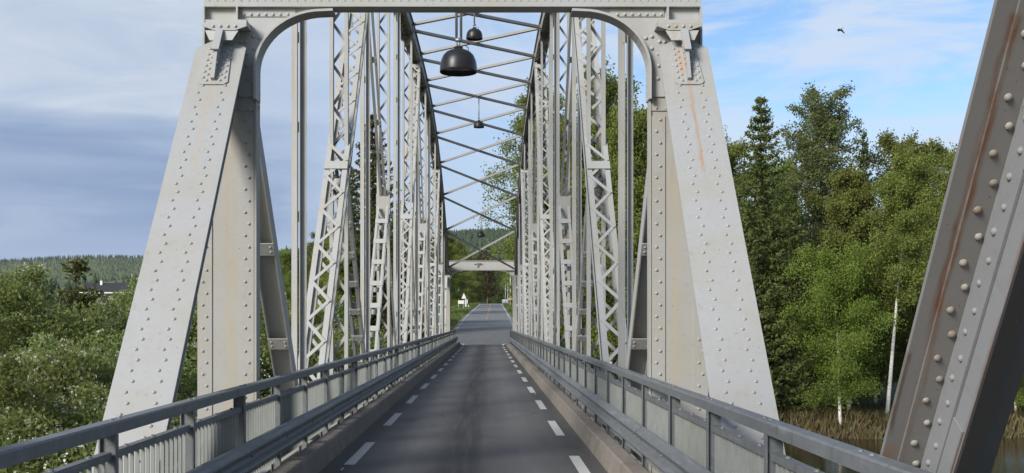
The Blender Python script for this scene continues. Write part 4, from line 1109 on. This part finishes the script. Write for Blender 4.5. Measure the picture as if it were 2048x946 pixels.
# flagpoles
for (px, Y, h, lb) in ((1026.2, 208, 9.6, 'white flagpole nearest the bridge, rightmost of the row'), (1020.6, 250, 9.4, 'white flagpole second nearest, tall beside the nearest'),
                       (1015.2, 296, 7.9, 'white flagpole third from the bridge, in the middle of the row'), (1017.8, 318, 6.2, 'thin flagpole between the second and third poles, farther back'),
                       (1010.8, 322, 6.9, 'white flagpole fourth from the bridge, left part of the row'), (1008.2, 345, 7.2, 'farthest flagpole, leftmost of the row')):
    p = at(px, 0, Y); z = gz(p.x, Y)
    t = tag(empty('flagpole', (p.x, Y, z)), lb, 'flagpole', 'flagpoles right of the far road')
    mb = MB(); mb.tube([(p.x, Y, z - 0.3), (p.x, Y, z + h * 0.5), (p.x, Y, z + h)], [0.085, 0.075, 0.05], 10); part('pole', mb, 'white_metal', t, True)
    mb = MB(); mb.lathe([(0.001, 0), (0.08, 0.04), (0.09, 0.1), (0.05, 0.17), (0.001, 0.19)], (p.x, Y, z + h), 8); part('finial', mb, 'yellow_sign', t, True)
# yellow direction board
p = at(1023, 0, 300); z = gz(p.x, 300)
t = tag(empty('direction_board', (p.x, 300, z)), 'wide yellow board on two posts behind the flagpoles', 'sign')
mb = MB(); mb.box(p.x - 0.95, p.x + 0.95, 299.9, 299.95, z + 1.3, z + 1.85); part('board', mb, 'yellow_sign', t)
for q in (-0.7, 0.7):
    mb = MB(); mb.tube([(p.x + q, 300, z - 0.2), (p.x + q, 300, z + 1.85)], [0.05, 0.05], 8); part('post', mb, 'lamp_pipe', t)
# small pale parked car
Y = 330; p = at(1010, 0, Y); z = gz(p.x, Y)
t = tag(empty('parked_car', (p.x, Y, z)), 'pale car parked at the wood edge behind the flagpoles', 'car')
mb = MB(); mb.prism([(-2.0, 0.3), (2.0, 0.3), (2.05, 0.75), (1.2, 0.92), (0.6, 1.42), (-1.2, 1.45), (-1.9, 0.95), (-2.05, 0.7)], (p.x - 0.82, Y, z), (0, 1, 0), (0, 0, 1), (1, 0, 0), 1.64); part('body', mb, 'white_metal', t)
mb = MB(); mb.prism([(-0.68, 0.98), (0.68, 0.98), (0.56, 1.36), (-0.56, 1.36)], (p.x, Y - 1.72, z), (1, 0, 0), (0, 0.35, 1), (0, -1, 0), 0.02); part('rear_window', mb, 'window_dark', t)
for q in (-1.3, 1.3):
    for e in (-0.72, 0.72):
        mb = MB(); mb.tube([(p.x + e - 0.1, Y + q, z + 0.31), (p.x + e + 0.1, Y + q, z + 0.31)], [0.31, 0.31], 14); part('wheel', mb, 'tyre', t)
# house far left
Y = 150; p = at(215, 566, Y); z = gz(p.x, Y); rt = p.z
t = tag(empty('house', (p.x, Y, z)), 'house with a long dark roof behind the flowering trees at left', 'house')
mb = MB(); mb.box(p.x - 2.6, p.x + 4.5, Y - 3.5, Y + 3.5, z - 0.5, rt - 1.30); w = part('wall', mb, 'house_wall', t)
mb = MB(); mb.prism([(-4.1, rt - 1.35), (4.1, rt - 1.35), (0.0, rt)], (p.x - 3.0, Y, 0), (0, 1, 0), (0, 0, 1), (1, 0, 0), 8.0); rf = part('roof', mb, 'roof_dark', t)
mb = MB(); mb.box(p.x - 0.7, p.x - 0.4, Y - 0.9, Y - 0.6, rt - 0.4, rt + 0.28); part('chimney', mb, 'white_metal', rf)
mb = MB(); mb.box(p.x - 3.0, p.x + 5.0, Y - 4.16, Y - 4.11, rt - 1.52, rt - 1.36); part('eaves_board', mb, 'white_board', rf)
for q in (-1.8, 0.4, 2.6):
    mb = MB(); mb.box(p.x + q, p.x + q + 1.1, Y - 3.53, Y - 3.505, rt - 2.8, rt - 1.75); part('window', mb, 'window_dark', t)
# swallow
p = at(1680, 60, 48)
mb = MB()
prof = [(-0.10, 0.004), (-0.06, 0.018), (0.0, 0.027), (0.05, 0.022), (0.085, 0.017), (0.105, 0.004)]
mb.tube([(0, a, 0) for a, _ in prof], [q for _, q in prof], 8)
for s in (-1, 1):
    mb.add([(s * 0.02, 0.05, 0.01), (s * 0.02, -0.03, 0.01), (s * 0.085, 0.035, 0.015), (s * 0.085, -0.04, 0.012), (s * 0.145, -0.01, -0.075), (s * 0.14, -0.055, -0.08), (s * 0.155, -0.09, -0.14)] + [(s * 0.02, 0.05, 0.004), (s * 0.02, -0.03, 0.004), (s * 0.085, 0.035, 0.009), (s * 0.085, -0.04, 0.006), (s * 0.145, -0.01, -0.081), (s * 0.14, -0.055, -0.086)],
           [(0, 1, 3, 2), (2, 3, 5, 4), (4, 5, 6), (7, 9, 10, 8), (9, 11, 12, 10), (11, 6, 12), (0, 2, 9, 7), (2, 4, 11, 9), (4, 6, 11), (1, 8, 10, 3), (3, 10, 12, 5), (5, 12, 6)])
    mb.add([(s * 0.006, -0.08, 0.003), (s * 0.02, -0.09, 0.003), (s * 0.035, -0.18, 0.0), (s * 0.006, -0.08, -0.002), (s * 0.02, -0.09, -0.002)], [(0, 1, 2), (3, 2, 4), (0, 2, 3), (1, 4, 2)])
bd = link('bird', mb.mesh('bird', 'bird_black'), None, p); bd.rotation_euler = (R_(-15), R_(12), R_(25)); bd.scale = (1.25, 1.25, 1.25)
tag(bd, 'small dark swallow gliding with wings bent down in the blue sky at right', 'bird')

# ------------------------------------------------------------------ the air
mb = MB(); mb.box(-5900, 5900, -290, 11900, -12, 330)
hz = link('haze', None) if False else None
m = bpy.data.materials.new('air'); m.use_nodes = True; t_ = m.node_tree; t_.nodes.clear()
vol = t_.nodes.new('ShaderNodeVolumePrincipled'); oo = t_.nodes.new('ShaderNodeOutputMaterial')
vol.inputs['Color'].default_value = (0.80, 0.88, 1.0, 1); vol.inputs['Density'].default_value = 0.00004; vol.inputs['Anisotropy'].default_value = 0.2
t_.links.new(vol.outputs[0], oo.inputs['Volume']); MATS['air'] = m
tag(link('haze', mb.mesh('haze', 'air')), kind='stuff')
